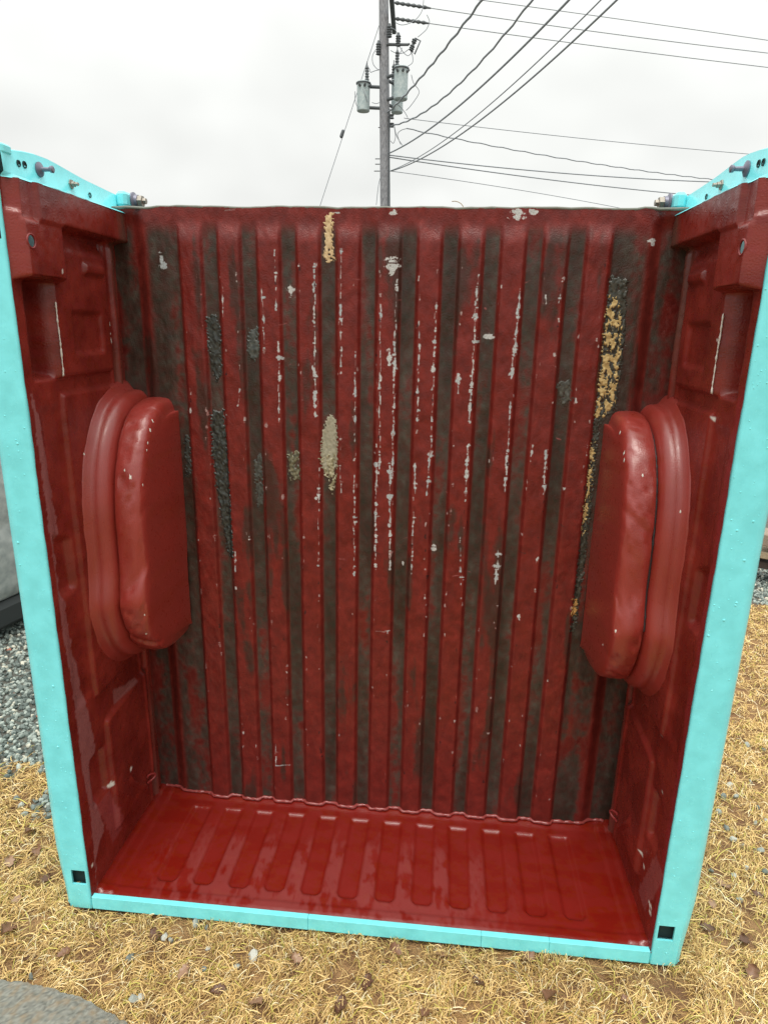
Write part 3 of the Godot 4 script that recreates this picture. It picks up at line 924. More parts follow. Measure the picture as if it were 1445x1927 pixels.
	arr[Mesh.ARRAY_NORMAL] = nr
	arr[Mesh.ARRAY_COLOR] = cl
	arr[Mesh.ARRAY_INDEX] = ix
	var gm := ArrayMesh.new()
	gm.add_surface_from_arrays(Mesh.PRIMITIVE_TRIANGLES, arr)
	tag(put("dry_grass", gm, M.straw), "matted straw-yellow dead grass around the truck bed", "grass", "", "stuff")
	# --- gravel
	var stones := []
	for k in 5: stones.append(stone_mesh(900 + k))
	rng.seed = 99
	var lists := [[], [], [], [], []]
	for k in 110000:
		var x := rng.randf_range(-3.4, 3.6)
		var z := rng.randf_range(-3.4, 0.2)
		if x > -0.9 and x < 1.7 and z > -1.0: continue
		if x > -0.9 and rng.randf() < 0.5 and z > -2.0: continue
		if gravel_here(x, z) < 0.5: continue
		lists[rng.randi() % 5].append(Vector2(x, z))
	var gravel := base("gravel")
	tag(gravel, "grey crushed gravel beside and behind the truck bed", "gravel", "", "stuff")
	for q in 5:
		var mm := MultiMesh.new()
		mm.transform_format = MultiMesh.TRANSFORM_3D
		mm.use_colors = true
		mm.mesh = stones[q]
		mm.instance_count = lists[q].size()
		for k in lists[q].size():
			var p: Vector2 = lists[q][k]
			var sz := rng.randf_range(0.005, 0.0125)
			var bs := Basis.from_euler(Vector3(rng.randf() * TAU, rng.randf() * TAU, rng.randf() * TAU)).scaled(Vector3(sz, sz, sz))
			mm.set_instance_transform(k, Transform3D(bs, Vector3(p.x, ground_y(p.x, p.y) + sz * rng.randf_range(0.1, 0.9), p.y)))
			mm.set_instance_color(k, stone_color())
		var mi := MultiMeshInstance3D.new()
		mi.multimesh = mm
		mi.material_override = M.stone
		mi.name = "gravel_stones"
		mi.set_meta("kind", "stuff")
		gravel.add_child(mi, true)
	# --- single stones lying in the grass
	rng.seed = 313
	var places := [[1405, 1400], [1436, 1408], [1372, 1478], [1383, 1500], [1425, 1520], [1432, 1535], [1420, 1548], [1408, 1556], [1441, 1545], [1352, 1530], [1366, 1560], [1378, 1580], [1395, 1590], [1420, 1600],
		[1404, 1632], [1392, 1690], [1338, 1636], [1380, 1645], [1430, 1602], [1438, 1640], [452, 1740], [370, 1738], [388, 1744], [310, 1762], [322, 1766], [245, 1802], [478, 1795], [446, 1815], [385, 1820], [265, 1872], [252, 1878], [58, 1836],
		[40, 1512], [48, 1530], [30, 1498], [392, 1784], [1412, 1470], [1360, 1500]]
	for k in places.size():
		var p := on_y(places[k][0], places[k][1], GROUND + 0.008)
		var o := put("pebble", stones[k % 5], [M.pebble_a, M.pebble_b, M.pebble_c][k % 3])
		var sz := rng.randf_range(0.008, 0.015)
		o.position = Vector3(p.x, ground_y(p.x, p.z) + sz * 0.75, p.z)
		o.rotation = Vector3(rng.randf() * TAU, rng.randf() * TAU, rng.randf() * TAU)
		o.scale = Vector3(sz, sz * 0.85, sz)
		tag(o, "%s loose stone in straw %s" % [["grey", "dark grey", "pale grey"][k % 3], where_about(p)], "stone", "loose stones in the dead grass")
	# --- fallen leaves
	var leafm := [leaf_mesh(1), leaf_mesh(2), leaf_mesh(3)]
	rng.seed = 611
	var lp := [[60, 1560], [18, 1620], [86, 1650], [70, 1600], [30, 1690], [60, 1800], [20, 1745], [180, 1738], [290, 1760], [120, 1790], [560, 1800], [690, 1850], [745, 1790], [830, 1785], [900, 1850], [1035, 1870], [1340, 1700], [1400, 1765], [1415, 1830], [1360, 1660], [640, 1890], [1180, 1880], [480, 1880], [1330, 1745], [990, 1800], [345, 1830], [1425, 1680], [800, 1905], [150, 1700], [410, 1862]]
	for k in lp.size():
		var p := on_y(lp[k][0], lp[k][1], GROUND + 0.014)
		var o := put("fallen_leaf", leafm[k % 3], [M.leaf_a, M.leaf_b, M.leaf_c][(k * 7) % 3])
		o.position = Vector3(p.x, ground_y(p.x, p.z) + rng.randf_range(0.013, 0.021), p.z)
		o.rotation = Vector3(rng.randf_range(-0.3, 0.3), rng.randf() * TAU, rng.randf_range(-0.3, 0.3))
		o.scale = Vector3.ONE * rng.randf_range(0.55, 1.0)
		tag(o, "%s fallen leaf %s" % [["brown", "tan", "dark brown"][(k * 7) % 3], where_about(p)], "leaf", "fallen leaves in the dead grass")
	# --- concrete edging slab
	var sv := 90
	var su := 300
	var sl := func(i: int, j: int) -> Vector3:
		var t := i / (su - 1.0)
		var e := slab_edge(t)
		var q := j / (sv - 1.0)
		var p := e + Vector2(-0.25, 1.0).normalized() * 0.46 * maxf(0.0, q - 0.12) / 0.88
		var top := GROUND + 0.030 + 0.004 * nb.get_noise_2d(p.x * 2600.0, p.y * 2600.0) + 0.003 * na.get_noise_2d(p.x * 300.0, p.y * 300.0)
		var dn := smoothstep(0.16, 0.0, q)
		return Vector3(p.x + 0.004 * nb.get_noise_2d(t * 900.0, 3.0), top - 0.055 * dn * dn, p.y - 0.012 * (1.0 - dn))
	var sc := func(i: int, j: int) -> Color:
		var p: Vector3 = sl.call(i, j)
		var t := clampf(0.5 + 0.9 * nb.get_noise_2d(p.x * 5200.0, p.z * 5200.0) + 0.5 * na.get_noise_2d(p.x * 14000.0, p.z * 14000.0), 0.0, 1.0)
		var col := Color(0.11, 0.115, 0.10).lerp(Color(0.28, 0.28, 0.24), t)
		return col.lerp(Color(0.27, 0.20, 0.12), clampf(0.05 + 1.2 * na.get_noise_2d(p.x * 1500.0 + 10.0, p.z * 1500.0), 0.0, 0.75))
	tag(put("concrete_slab", sheet(su, sv, sl, sc), M.concrete), "weathered grey-brown concrete slab with a rounded edge sunk in the grass", "slab")

func where_about(p: Vector3) -> String:
	if p.z < 0.48: return "beside the gravel-side rail of the bed" if p.x < 0.0 else "beside the bed's rail that faces the lumber"
	if p.x < -0.45 and p.z > 0.62: return "next to the concrete slab"
	if p.z < 0.60: return "close along the bed's aqua bottom lip"
	return "well in front of the bed's aqua bottom lip"

func slab_edge(t: float) -> Vector2:
	var x := lerpf(-1.9, -0.34, t)
	var z := 0.735
	z += 0.012 * (x + 0.95) * 0.2
	if x > -0.86: z += 0.75 * (x + 0.86) * (x + 0.86)
	z += 0.010 * nb.get_noise_1d(x * 260.0) + 0.006 * na.get_noise_1d(x * 1200.0)
	return Vector2(x, z)

func in_slab(p: Vector2) -> bool:
	if p.x > -0.40 or p.x < -1.9: return false
	var e := slab_edge((p.x + 1.9) / 1.56)
	return p.y > e.y + 0.02 and p.y < e.y + 0.40

func stone_color() -> Color:
	var t := rng.randf()
	var c := Color(0.085, 0.11, 0.10).lerp(Color(0.42, 0.47, 0.42), t * t)
	if rng.randf() < 0.10: c = Color(0.58, 0.56, 0.46)
	if rng.randf() < 0.004: c = Color(0.45, 0.16, 0.10)
	return c

func stone_mesh(seed_: int) -> ArrayMesh:
	var r := RandomNumberGenerator.new()
	r.seed = seed_
	# a cube cut by random planes and rounded a little: angular crushed stone
	var planes := []
	for k in 9:
		var d := Vector3(r.randfn(), r.randfn(), r.randfn()).normalized()
		planes.append([d, r.randf_range(0.62, 0.95)])
	var s := st_new()
	var nu := 9
	var nv := 7
	var q := []
	for j in nv:
		for i in nu:
			var th := TAU * i / (nu - 1.0)
			var ph := PI * j / (nv - 1.0)
			var d := Vector3(sin(ph) * cos(th), cos(ph), sin(ph) * sin(th))
			var rad := 1.25
			for pl in planes:
				var c: float = d.dot(pl[0])
				if c > 0.05: rad = minf(rad, pl[1] / c)
			q.append(d * rad * Vector3(1.15, 0.75, 0.95))
	s.set_smooth_group(-1)
	for j in nv - 1:
		for i in nu - 1:
			var a := j * nu + i
			s.add_vertex(q[a]); s.add_vertex(q[a + 1]); s.add_vertex(q[a + nu])
			s.add_vertex(q[a + 1]); s.add_vertex(q[a + nu + 1]); s.add_vertex(q[a + nu])
	return st_done(s)

func leaf_mesh(seed_: int) -> ArrayMesh:
	var n := 13
	var P := func(i: int, j: int) -> Vector3:
		var t := i / (n - 1.0)
		var u := (j - 3) / 3.0
		var w := 0.019 * pow(sin(PI * pow(clampf(t, 0.001, 0.999), 0.8)), 0.8) * (1.0 + 0.25 * sin(t * 22.0 + seed_ * 2.0) * absf(u))
		return Vector3((t - 0.5) * 0.062, 0.007 * u * u + 0.006 * sin(t * 4.0 + seed_) * (0.5 + absf(u)) - 0.006 * (t - 0.5) * (t - 0.5) * 4.0, u * w)
	return sheet(n, 7, P)

# ------------------------------------------------------------------ things behind
func build_van() -> void:
	# grey panel vehicle parked on the gravel beyond the left rail; its flank runs away from the viewer
	var a := on_y(0, 1213, GROUND + 0.02)
	var van := base("parked_van", Vector3(a.x, GROUND, a.z))
	tag(van, "grey weathered van body parked on the gravel beyond the truck bed", "van")
	van.rotation.y = deg_to_rad(-13.0)
	# cross-section: outwards (+x is the flank that faces the bed), height
	var pf := [Vector2(-0.05, 0.20), Vector2(0.0, 0.24), Vector2(0.015, 0.30), Vector2(0.03, 0.45), Vector2(0.035, 0.58), Vector2(0.012, 0.615), Vector2(0.02, 0.66), Vector2(0.035, 0.80), Vector2(0.02, 1.0), Vector2(-0.02, 1.12), Vector2(-0.20, 1.75), Vector2(-0.30, 1.84), Vector2(-0.85, 1.89)]
	var N := 26
	var L := 4.2
	var half := pf.size()
	var P := func(i: int, j: int) -> Vector3:
		var t := j / (N - 1.0)
		var z := 0.45 - L * t
		var k := i if i < half else 2 * half - 1 - i
		var q: Vector2 = pf[k]
		var inset := 0.10 * (smoothstep(0.10, 0.0, t) + smoothstep(0.90, 1.0, t))
		var x := q.x - inset - 0.05
		var y := q.y
		if t > 0.72 and q.y > 1.0: y = lerpf(q.y, 1.0 + (q.y - 1.0) * 0.25, smoothstep(0.72, 0.84, t))
		if i >= half: x = -1.70 - x
		return Vector3(x, y, z)
	var body := put("body", sheet(half * 2, N, P), M.grey_paint, van)
	for e in [0, N - 1]:
		var st := st_new()
		for k in half - 1:
			var q0: Vector3 = P.call(k, e)
			var q1: Vector3 = P.call(k + 1, e)
			var r0: Vector3 = P.call(2 * half - 1 - k, e)
			var r1: Vector3 = P.call(2 * half - 2 - k, e)
			st.set_smooth_group(-1)
			st.add_vertex(q0); st.add_vertex(q1); st.add_vertex(r0)
			st.add_vertex(q1); st.add_vertex(r1); st.add_vertex(r0)
		put("end_panel", st_done(st), M.grey_paint, body)
	put("sill", box_mesh(Vector3(-0.12, 0.06, -3.7), Vector3(-0.035, 0.215, 0.36), 0.03), M.rubber, van)
	put("sill", box_mesh(Vector3(-1.62, 0.02, -3.7), Vector3(-1.55, 0.24, 0.36), 0.03), M.rubber, van)
	put("bumper", box_mesh(Vector3(-1.6, 0.28, 0.36), Vector3(-0.14, 0.48, 0.49), 0.04), M.rubber, van)
	put("window", box_mesh(Vector3(-0.155, 1.22, -2.4), Vector3(-0.135, 1.62, -1.3), 0.004), M.dark_glass, van)
	put("window", box_mesh(Vector3(-1.3, 1.2, 0.33), Vector3(-0.4, 1.62, 0.36), 0.006), M.dark_glass, van)
	for w in [[-0.12, -0.75], [-0.12, -3.2], [-1.58, -0.75], [-1.58, -3.2]]:
		var sg := 1.0 if w[0] > -0.5 else -1.0
		var wh := put("wheel", lathe_mesh(Vector3(w[0] - sg * 0.2, 0.32, w[1]), Vector3(sg, 0, 0), [Vector2(0.20, 0.0), Vector2(0.30, 0.01), Vector2(0.32, 0.05), Vector2(0.32, 0.17), Vector2(0.30, 0.20), Vector2(0.21, 0.205)], 28), M.rubber, van)
		put("rim", lathe_mesh(Vector3(w[0] - sg * 0.2, 0.32, w[1]), Vector3(sg, 0, 0), [Vector2(0.21, 0.205), Vector2(0.19, 0.17), Vector2(0.07, 0.16), Vector2(0.05, 0.19), Vector2(0.0, 0.19)], 24), M.bolt_steel, wh)

func build_lumber() -> void:
	# a small stack of boards on bearers beyond the right rail
	var a := on_y(1440, 1112, GROUND)
	var names := ["grey weathered board lying topmost on the lumber stack", "pale fresh-cut board lying in the middle of the lumber stack", "dark brown board lying lowest on the lumber stack"]
	var mats := [M.wood_grey, M.wood_pale, M.wood_dark]
	var hs := [0.30, 0.20, 0.12]
	for k in 3:
		var o := base("board", Vector3(a.x, GROUND + hs[k], a.z - 0.1 - 0.03 * k))
		o.rotation = Vector3(0.0, -0.55 + 0.05 * k, 0.0)
		put("plank", box_mesh(Vector3(-0.07 - 0.02 * k, 0.0, -0.15), Vector3(2.2, 0.085 if k == 0 else 0.05, 0.04), 0.006), mats[k], o)
		tag(o, names[k], "board", "boards stacked beyond the truck bed")
	for k in 2:
		var o := base("wood_bearer", Vector3(a.x + 0.35 + 1.1 * k, GROUND, a.z + 0.08 + 0.62 * k))
		o.rotation.y = -0.5
		put("block", box_mesh(Vector3(-0.06, -0.01, -0.22), Vector3(0.06, 0.119, 0.14), 0.008), M.wood_dark, o)
		tag(o, ["short dark timber block under the near end of the boards", "short dark timber block under the far end of the boards"][k], "wood block", "bearers under the lumber stack")

# ------------------------------------------------------------------ pole and wires
const POLE_Z := -19.53

func pole_x(y: float) -> float:
	return -1.879 - (y - 5.17) * 0.0277

func build_pole() -> void:
	var pole := base("utility_pole", Vector3(pole_x(GROUND), GROUND, POLE_Z))
	tag(pole, "weathered wooden utility pole carrying three grey transformers", "utility pole")
	var off := -pole.position
	var pts := []
	var rads := []
	for k in 30:
		var y := GROUND - 0.3 + 12.8 * k / 29.0
		pts.append(Vector3(pole_x(y), y, POLE_Z) + off)
		rads.append(lerpf(0.175, 0.125, k / 29.0) + 0.004 * nb.get_noise_1d(k * 300.0))
	put("pole_shaft", tube_mesh(pts, rads, 20), M.pole_wood, pole)
	# conduit strips up the face
	put("ground_molding", tube_mesh([on_z(731, 420, POLE_Z + 0.15) + off, on_z(733, 205, POLE_Z + 0.15) + off], 0.022, 8), M.pole_grey, pole)
	# crossarm seen nearly end on
	var c0 := on_z(735, -28, POLE_Z + 1.7) + off
	var c1 := on_z(742, 40, POLE_Z - 1.05) + off
	c1.y = c0.y
	var arm := base_child("crossarm", pole)
	arm.position = (c0 + c1) * 0.5
	var dv := (c1 - c0)
	arm.rotation.y = atan2(-dv.x, -dv.z)
	put("beam", box_mesh(Vector3(-0.06, -0.08, -dv.length() / 2), Vector3(0.06, 0.06, dv.length() / 2), 0.012), M.pole_grey, arm)
	# transformers: px of the can's centre line, top and bottom, width, depth offset
	for t in [[684.0, 155.0, 213.0, 26.0, 0.10], [755.0, 127.0, 191.0, 28.0, 0.45], [748.0, 152.0, 216.0, 24.0, -0.5]]:
		var z: float = POLE_Z + t[4]
		var top := on_z(t[0], t[1], z) + off
		var bot := on_z(t[0], t[2] - 3.0, z) + off
		var r: float = (on_z(t[0] + t[3] / 2, t[1], z) - on_z(t[0] - t[3] / 2, t[1], z)).length() * 0.5
		var h := top.y - bot.y
		var can := base_child("transformer", pole)
		can.position = Vector3(top.x, bot.y, top.z)
		put("tank", lathe_mesh(Vector3.ZERO, Vector3.UP, [Vector2(0, 0.012), Vector2(r * 0.80, 0.012), Vector2(r * 0.86, 0.0), Vector2(r * 0.93, 0.02), Vector2(r * 0.93, h * 0.94), Vector2(r * 1.02, h * 0.945), Vector2(r * 1.04, h * 0.975), Vector2(r * 0.98, h), Vector2(r * 0.5, h * 1.045), Vector2(0, h * 1.06)], 28), M.tank, can)
		put("lid_band", lathe_mesh(Vector3(0, h * 0.93, 0), Vector3.UP, [Vector2(r * 0.95, 0), Vector2(r * 1.07, 0.005), Vector2(r * 1.07, 0.035), Vector2(r * 0.95, 0.04)], 28), M.pole_grey, can)
		for b in 3:
			var an := 0.5 + 0.75 * b
			put("low_voltage_bushing", lathe_mesh(Vector3(cos(an) * r * 0.9, h * 0.83, sin(an) * r * 0.9), Vector3(cos(an), 0.35, sin(an)), [Vector2(0.035, 0), Vector2(0.04, 0.03), Vector2(0.025, 0.06), Vector2(0.015, 0.10), Vector2(0, 0.10)], 10), M.dark_metal, can)
		var bx: float = 0.10 if t[0] < 700 else -0.12
		var prof := [Vector2(0.055, 0)]
		for k in 5:
			prof.append(Vector2(0.062, 0.05 + k * 0.07)); prof.append(Vector2(0.038, 0.085 + k * 0.07))
		prof.append(Vector2(0.012, 0.42)); prof.append(Vector2(0.012, 0.50)); prof.append(Vector2(0, 0.50))
		put("high_voltage_bushing", lathe_mesh(Vector3(bx, h * 1.03, 0), Vector3.UP, prof, 12), M.dark_metal, can)
		var to_pole := Vector3(pole_x(bot.y - off.y) + off.x, 0, POLE_Z + off.z) - Vector3(can.position.x, 0, can.position.z)
		for hh in [0.14, 0.86]:
			put("bracket", tube_mesh([to_pole.normalized() * r * 0.85 + Vector3(0, h * hh, 0), to_pole * 0.95 + Vector3(0, h * hh, 0)], 0.045, 6), M.pole_grey, can)
	# bracket arm with surge arrester and fuse cutout
	put("fuse_bracket", tube_mesh([on_z(728, 84, POLE_Z + 0.1) + off, on_z(768, 84, POLE_Z + 0.3) + off, on_z(771, 82, POLE_Z + 0.3) + off], [0.04, 0.035, 0.02], 6), M.dark_metal, pole)
	arrester(pole, on_z(749, 88, POLE_Z + 0.2) + off, 0.34)
	arrester(pole, on_z(732.5, 71, POLE_Z + 0.2) + off, 0.34)
	arrester(pole, on_z(712, 104, POLE_Z + 0.1) + off, 0.36)
	var fc := base_child("fuse_cutout", pole)
	var f0 := on_z(773, 96, POLE_Z + 0.3) + off
	var f1 := on_z(781, 72, POLE_Z + 0.3) + off
	fc.position = f0
	var fd := f1 - f0
	var fp := [Vector2(0.03, 0)]
	for k in 6:
		fp.append(Vector2(0.075 if k != 3 else 0.035, fd.length() * (0.05 + k * 0.16))); fp.append(Vector2(0.05, fd.length() * (0.12 + k * 0.16)))
	fp.append(Vector2(0, fd.length()))
	put("insulator", lathe_mesh(Vector3.ZERO, fd, fp, 12), M.dark_metal, fc)
	var e0 := on_z(780, 102, POLE_Z + 0.35) + off - f0
	var e1 := on_z(791, 77, POLE_Z + 0.35) + off - f0
	put("fuse_tube", tube_mesh([Vector3.ZERO, e0, e1, fd], 0.022, 6), M.dark_metal, fc)
	# guy attachment, rack insulators, steps
	for q in [[737, 220], [737, 236]]:
		put("spool_insulator", lathe_mesh(on_z(q[0], q[1] + 4, POLE_Z + 0.1) + off, Vector3.UP, [Vector2(0.02, 0), Vector2(0.07, 0.01), Vector2(0.045, 0.06), Vector2(0.07, 0.11), Vector2(0.02, 0.12)], 12), M.dark_metal, pole)
	for q in [[706, 299], [706, 309], [704, 322], [712, 240]]:
		put("pole_step", tube_mesh([on_z(q[0], q[1], POLE_Z) + off, on_z(720, q[1], POLE_Z) + off], 0.014, 6), M.dark_metal, pole)
	# jumper leads
	var leads := [
		[[693, 140], [690, 132], [696, 130], [697, 136], [706, 133], [716, 131]], [[708, 92], [701, 105], [702, 120], [710, 130], [716, 131]], [[749, 106], [755, 96], [756, 90]], [[765, 126], [776, 118], [776, 105], [773, 98]],
		[[735, 52], [744, 57], [749, 68]], [[752, 88], [760, 100], [768, 105], [774, 100]], [[735, 95], [745, 100], [758, 100], [770, 92]], [[797, 0], [794, 20], [784, 35], [770, 44], [755, 47], [743, 42]], [[803, 28], [808, 40], [805, 50], [800, 58], [786, 70]],
		[[774, 141], [778, 156], [788, 170], [786, 180], [772, 200], [764, 208]], [[744, 195], [752, 200], [762, 212], [767, 223], [760, 222]], [[742, 237], [745, 252], [750, 263], [759, 276]], [[765, 242], [755, 245], [748, 252], [750, 262], [754, 272]],
		[[742, 240], [744, 258], [740, 270], [735, 265]], [[668, 172], [669, 192], [676, 207]], [[700, 193], [708, 195], [714, 193]], [[683, 168], [690, 185], [693, 193]], [[716, 333], [712, 350], [708, 386]]]
	for l in leads:
		var cv := Curve3D.new()
		for k in l.size():
			var p := on_z(l[k][0], l[k][1], POLE_Z + 0.28) + off
			var q0: Array = l[maxi(k - 1, 0)]
			var q1: Array = l[mini(k + 1, l.size() - 1)]
			var tg := (on_z(q1[0], q1[1], POLE_Z + 0.28) - on_z(q0[0], q0[1], POLE_Z + 0.28)) / 6.0
			cv.add_point(p, -tg, tg)
		cv.bake_interval = 0.06
		put("jumper_lead", tube_mesh(Array(cv.get_baked_points()), 0.010, 5), M.wire, pole)

func base_child(called: String, parent: Node) -> Node3D:
	var o := Node3D.new()
	o.name = called
	parent.add_child(o, true)
	return o

func arrester(pole: Node, at: Vector3, h: float) -> void:
	var pr := [Vector2(0.03, 0)]
	for k in 5:
		pr.append(Vector2(0.078, h * (0.06 + 0.17 * k))); pr.append(Vector2(0.05, h * (0.14 + 0.17 * k)))
	pr.append(Vector2(0.03, h)); pr.append(Vector2(0, h))
	put("surge_arrester", lathe_mesh(at, Vector3.UP, pr, 12), M.dark_metal, pole)

func wire(label: String, a: Array, mid: Array, b: Array, rad: float, twist := 0.0, run_on := 1.7, ins := 0.0) -> void:
	# leaves the pole at pixel a; keeps about its height to pixel b; hangs in one upright plane, through pixel mid
	var p0 := on_z(a[0], a[1], POLE_Z + 0.15)
	var d := ray(b[0], b[1])
	var p2 := CAM + d * ((p0.y - 0.15 - CAM.y) / d.y)
	var nrm := (p2 - p0).cross(Vector3.UP).normalized()
	var dm := ray(mid[0], mid[1])
	var p1 := CAM + dm * (nrm.dot(p0 - CAM) / nrm.dot(dm))
	var ax := (p2 - p0)
	ax.y = 0
	var tm := clampf((p1 - p0).dot(ax) / ax.length_squared(), 0.15, 0.85)
	var straight := p0.lerp(p2, tm)
	var sag := clampf(straight.y - p1.y, -0.05, 1.2) / (tm * (1.0 - tm))
	var n := 90
	var pts := []
	var amp := twist
	for k in n:
		var t := run_on * k / (n - 1.0)
		var p := p0.lerp(p2, t)
		p.y -= sag * t * (1.0 - t)
		if twist > 0.0:
			var ph := t * ax.length() * TAU / 0.8
			p += Vector3.UP * sin(ph) * amp + nrm * cos(ph) * amp
		pts.append(p)
	var o := put("power_line", tube_mesh(pts, rad, 6), M.wire)
	tag(o, label, "power line", "overhead lines leaving the utility pole")
	if ins > 0.0:
		var q0: Vector3 = pts[0]
		var dir: Vector3 = (pts[3] - pts[0]).normalized()
		var pr := [Vector2(0.02, 0)]
		for k in 6:
			pr.append(Vector2(0.05, ins * (0.08 + 0.15 * k))); pr.append(Vector2(0.028, ins * (0.15 + 0.15 * k)))
		pr.append(Vector2(0.02, ins))
		put("strain_insulator", lathe_mesh(q0, dir, pr, 10), M.dark_metal, o)

func build_wires() -> void:
	wire("topmost thin bare line crossing the sky to the right of the pole", [740, -22], [1150, 34], [1445, 76], 0.010, 0.0, 1.5)
	wire("thin bare line from the upper strain insulator on the crossarm", [742, 5], [1100, 57], [1445, 100], 0.011, 0.0, 1.5, 1.05)
	wire("thin bare line from the lower strain insulator on the crossarm", [743, 35], [1100, 84], [1445, 127], 0.011, 0.0, 1.5, 1.0)
	wire("thin straight line leaving the pole just below the transformers", [765, 223], [1080, 259], [1410, 290], 0.010, 0.0, 1.5)
	wire("twisted service cable drooping gently from below the spool insulators", [765, 242], [950, 279], [1334, 337], 0.016, 0.012, 1.5)
	wire("upper of two straight cables leaving the bare lower pole", [733, 292], [1000, 321], [1329, 342], 0.017, 0.0, 1.5)
	wire("lower of two straight cables leaving the bare lower pole", [733, 296], [1000, 334], [1277, 365], 0.017, 0.0, 1.5)
	wire("lowest thin line leaving the pole and vanishing behind the bed's top edge", [735, 322], [950, 352], [1153, 389], 0.010, 0.0, 1.5)
	wire("thick twisted cable climbing steeply from beside the transformers", [730, 212], [830, 100], [907, 0], 0.024, 0.012, 2.2)
	wire("twisted cable climbing from the lower spool insulator", [740, 236], [890, 132], [1001, 0], 0.020, 0.010, 2.2)
	wire("smooth thick cable climbing from the pole below the spool insulators", [733, 288], [902, 166], [1070, 0], 0.019, 0.0, 2.2)
	wire("thin upper line of a close pair climbing from the lower pole", [733, 322], [880, 231], [1130, 0], 0.010, 0.0, 2.2)
	wire("thicker lower line of a close pair climbing from the lower pole", [735, 322], [885, 240], [1160, 0], 0.015, 0.0, 2.2)
	# guy wire
	var g0 := on_z(716, 40, POLE_Z)
	var g1 := on_z(603, 385, POLE_Z)
	var end := g0 + (g1 - g0) * ((GROUND - g0.y) / (g1.y - g0.y))
	var guy := put("guy_wire", tube_mesh([g0, (g0 + end) * 0.5, end], 0.010, 6), M.wire)
	tag(guy, "thin slanting guy wire bracing the utility pole", "guy wire")
	var gi := on_z(644, 252, POLE_Z)
	put("guy_insulator", lathe_mesh(gi - (end - g0).normalized() * 0.12, end - g0, [Vector2(0.02, 0), Vector2(0.05, 0.03), Vector2(0.055, 0.2), Vector2(0.02, 0.24)], 12), M.dark_metal, guy)

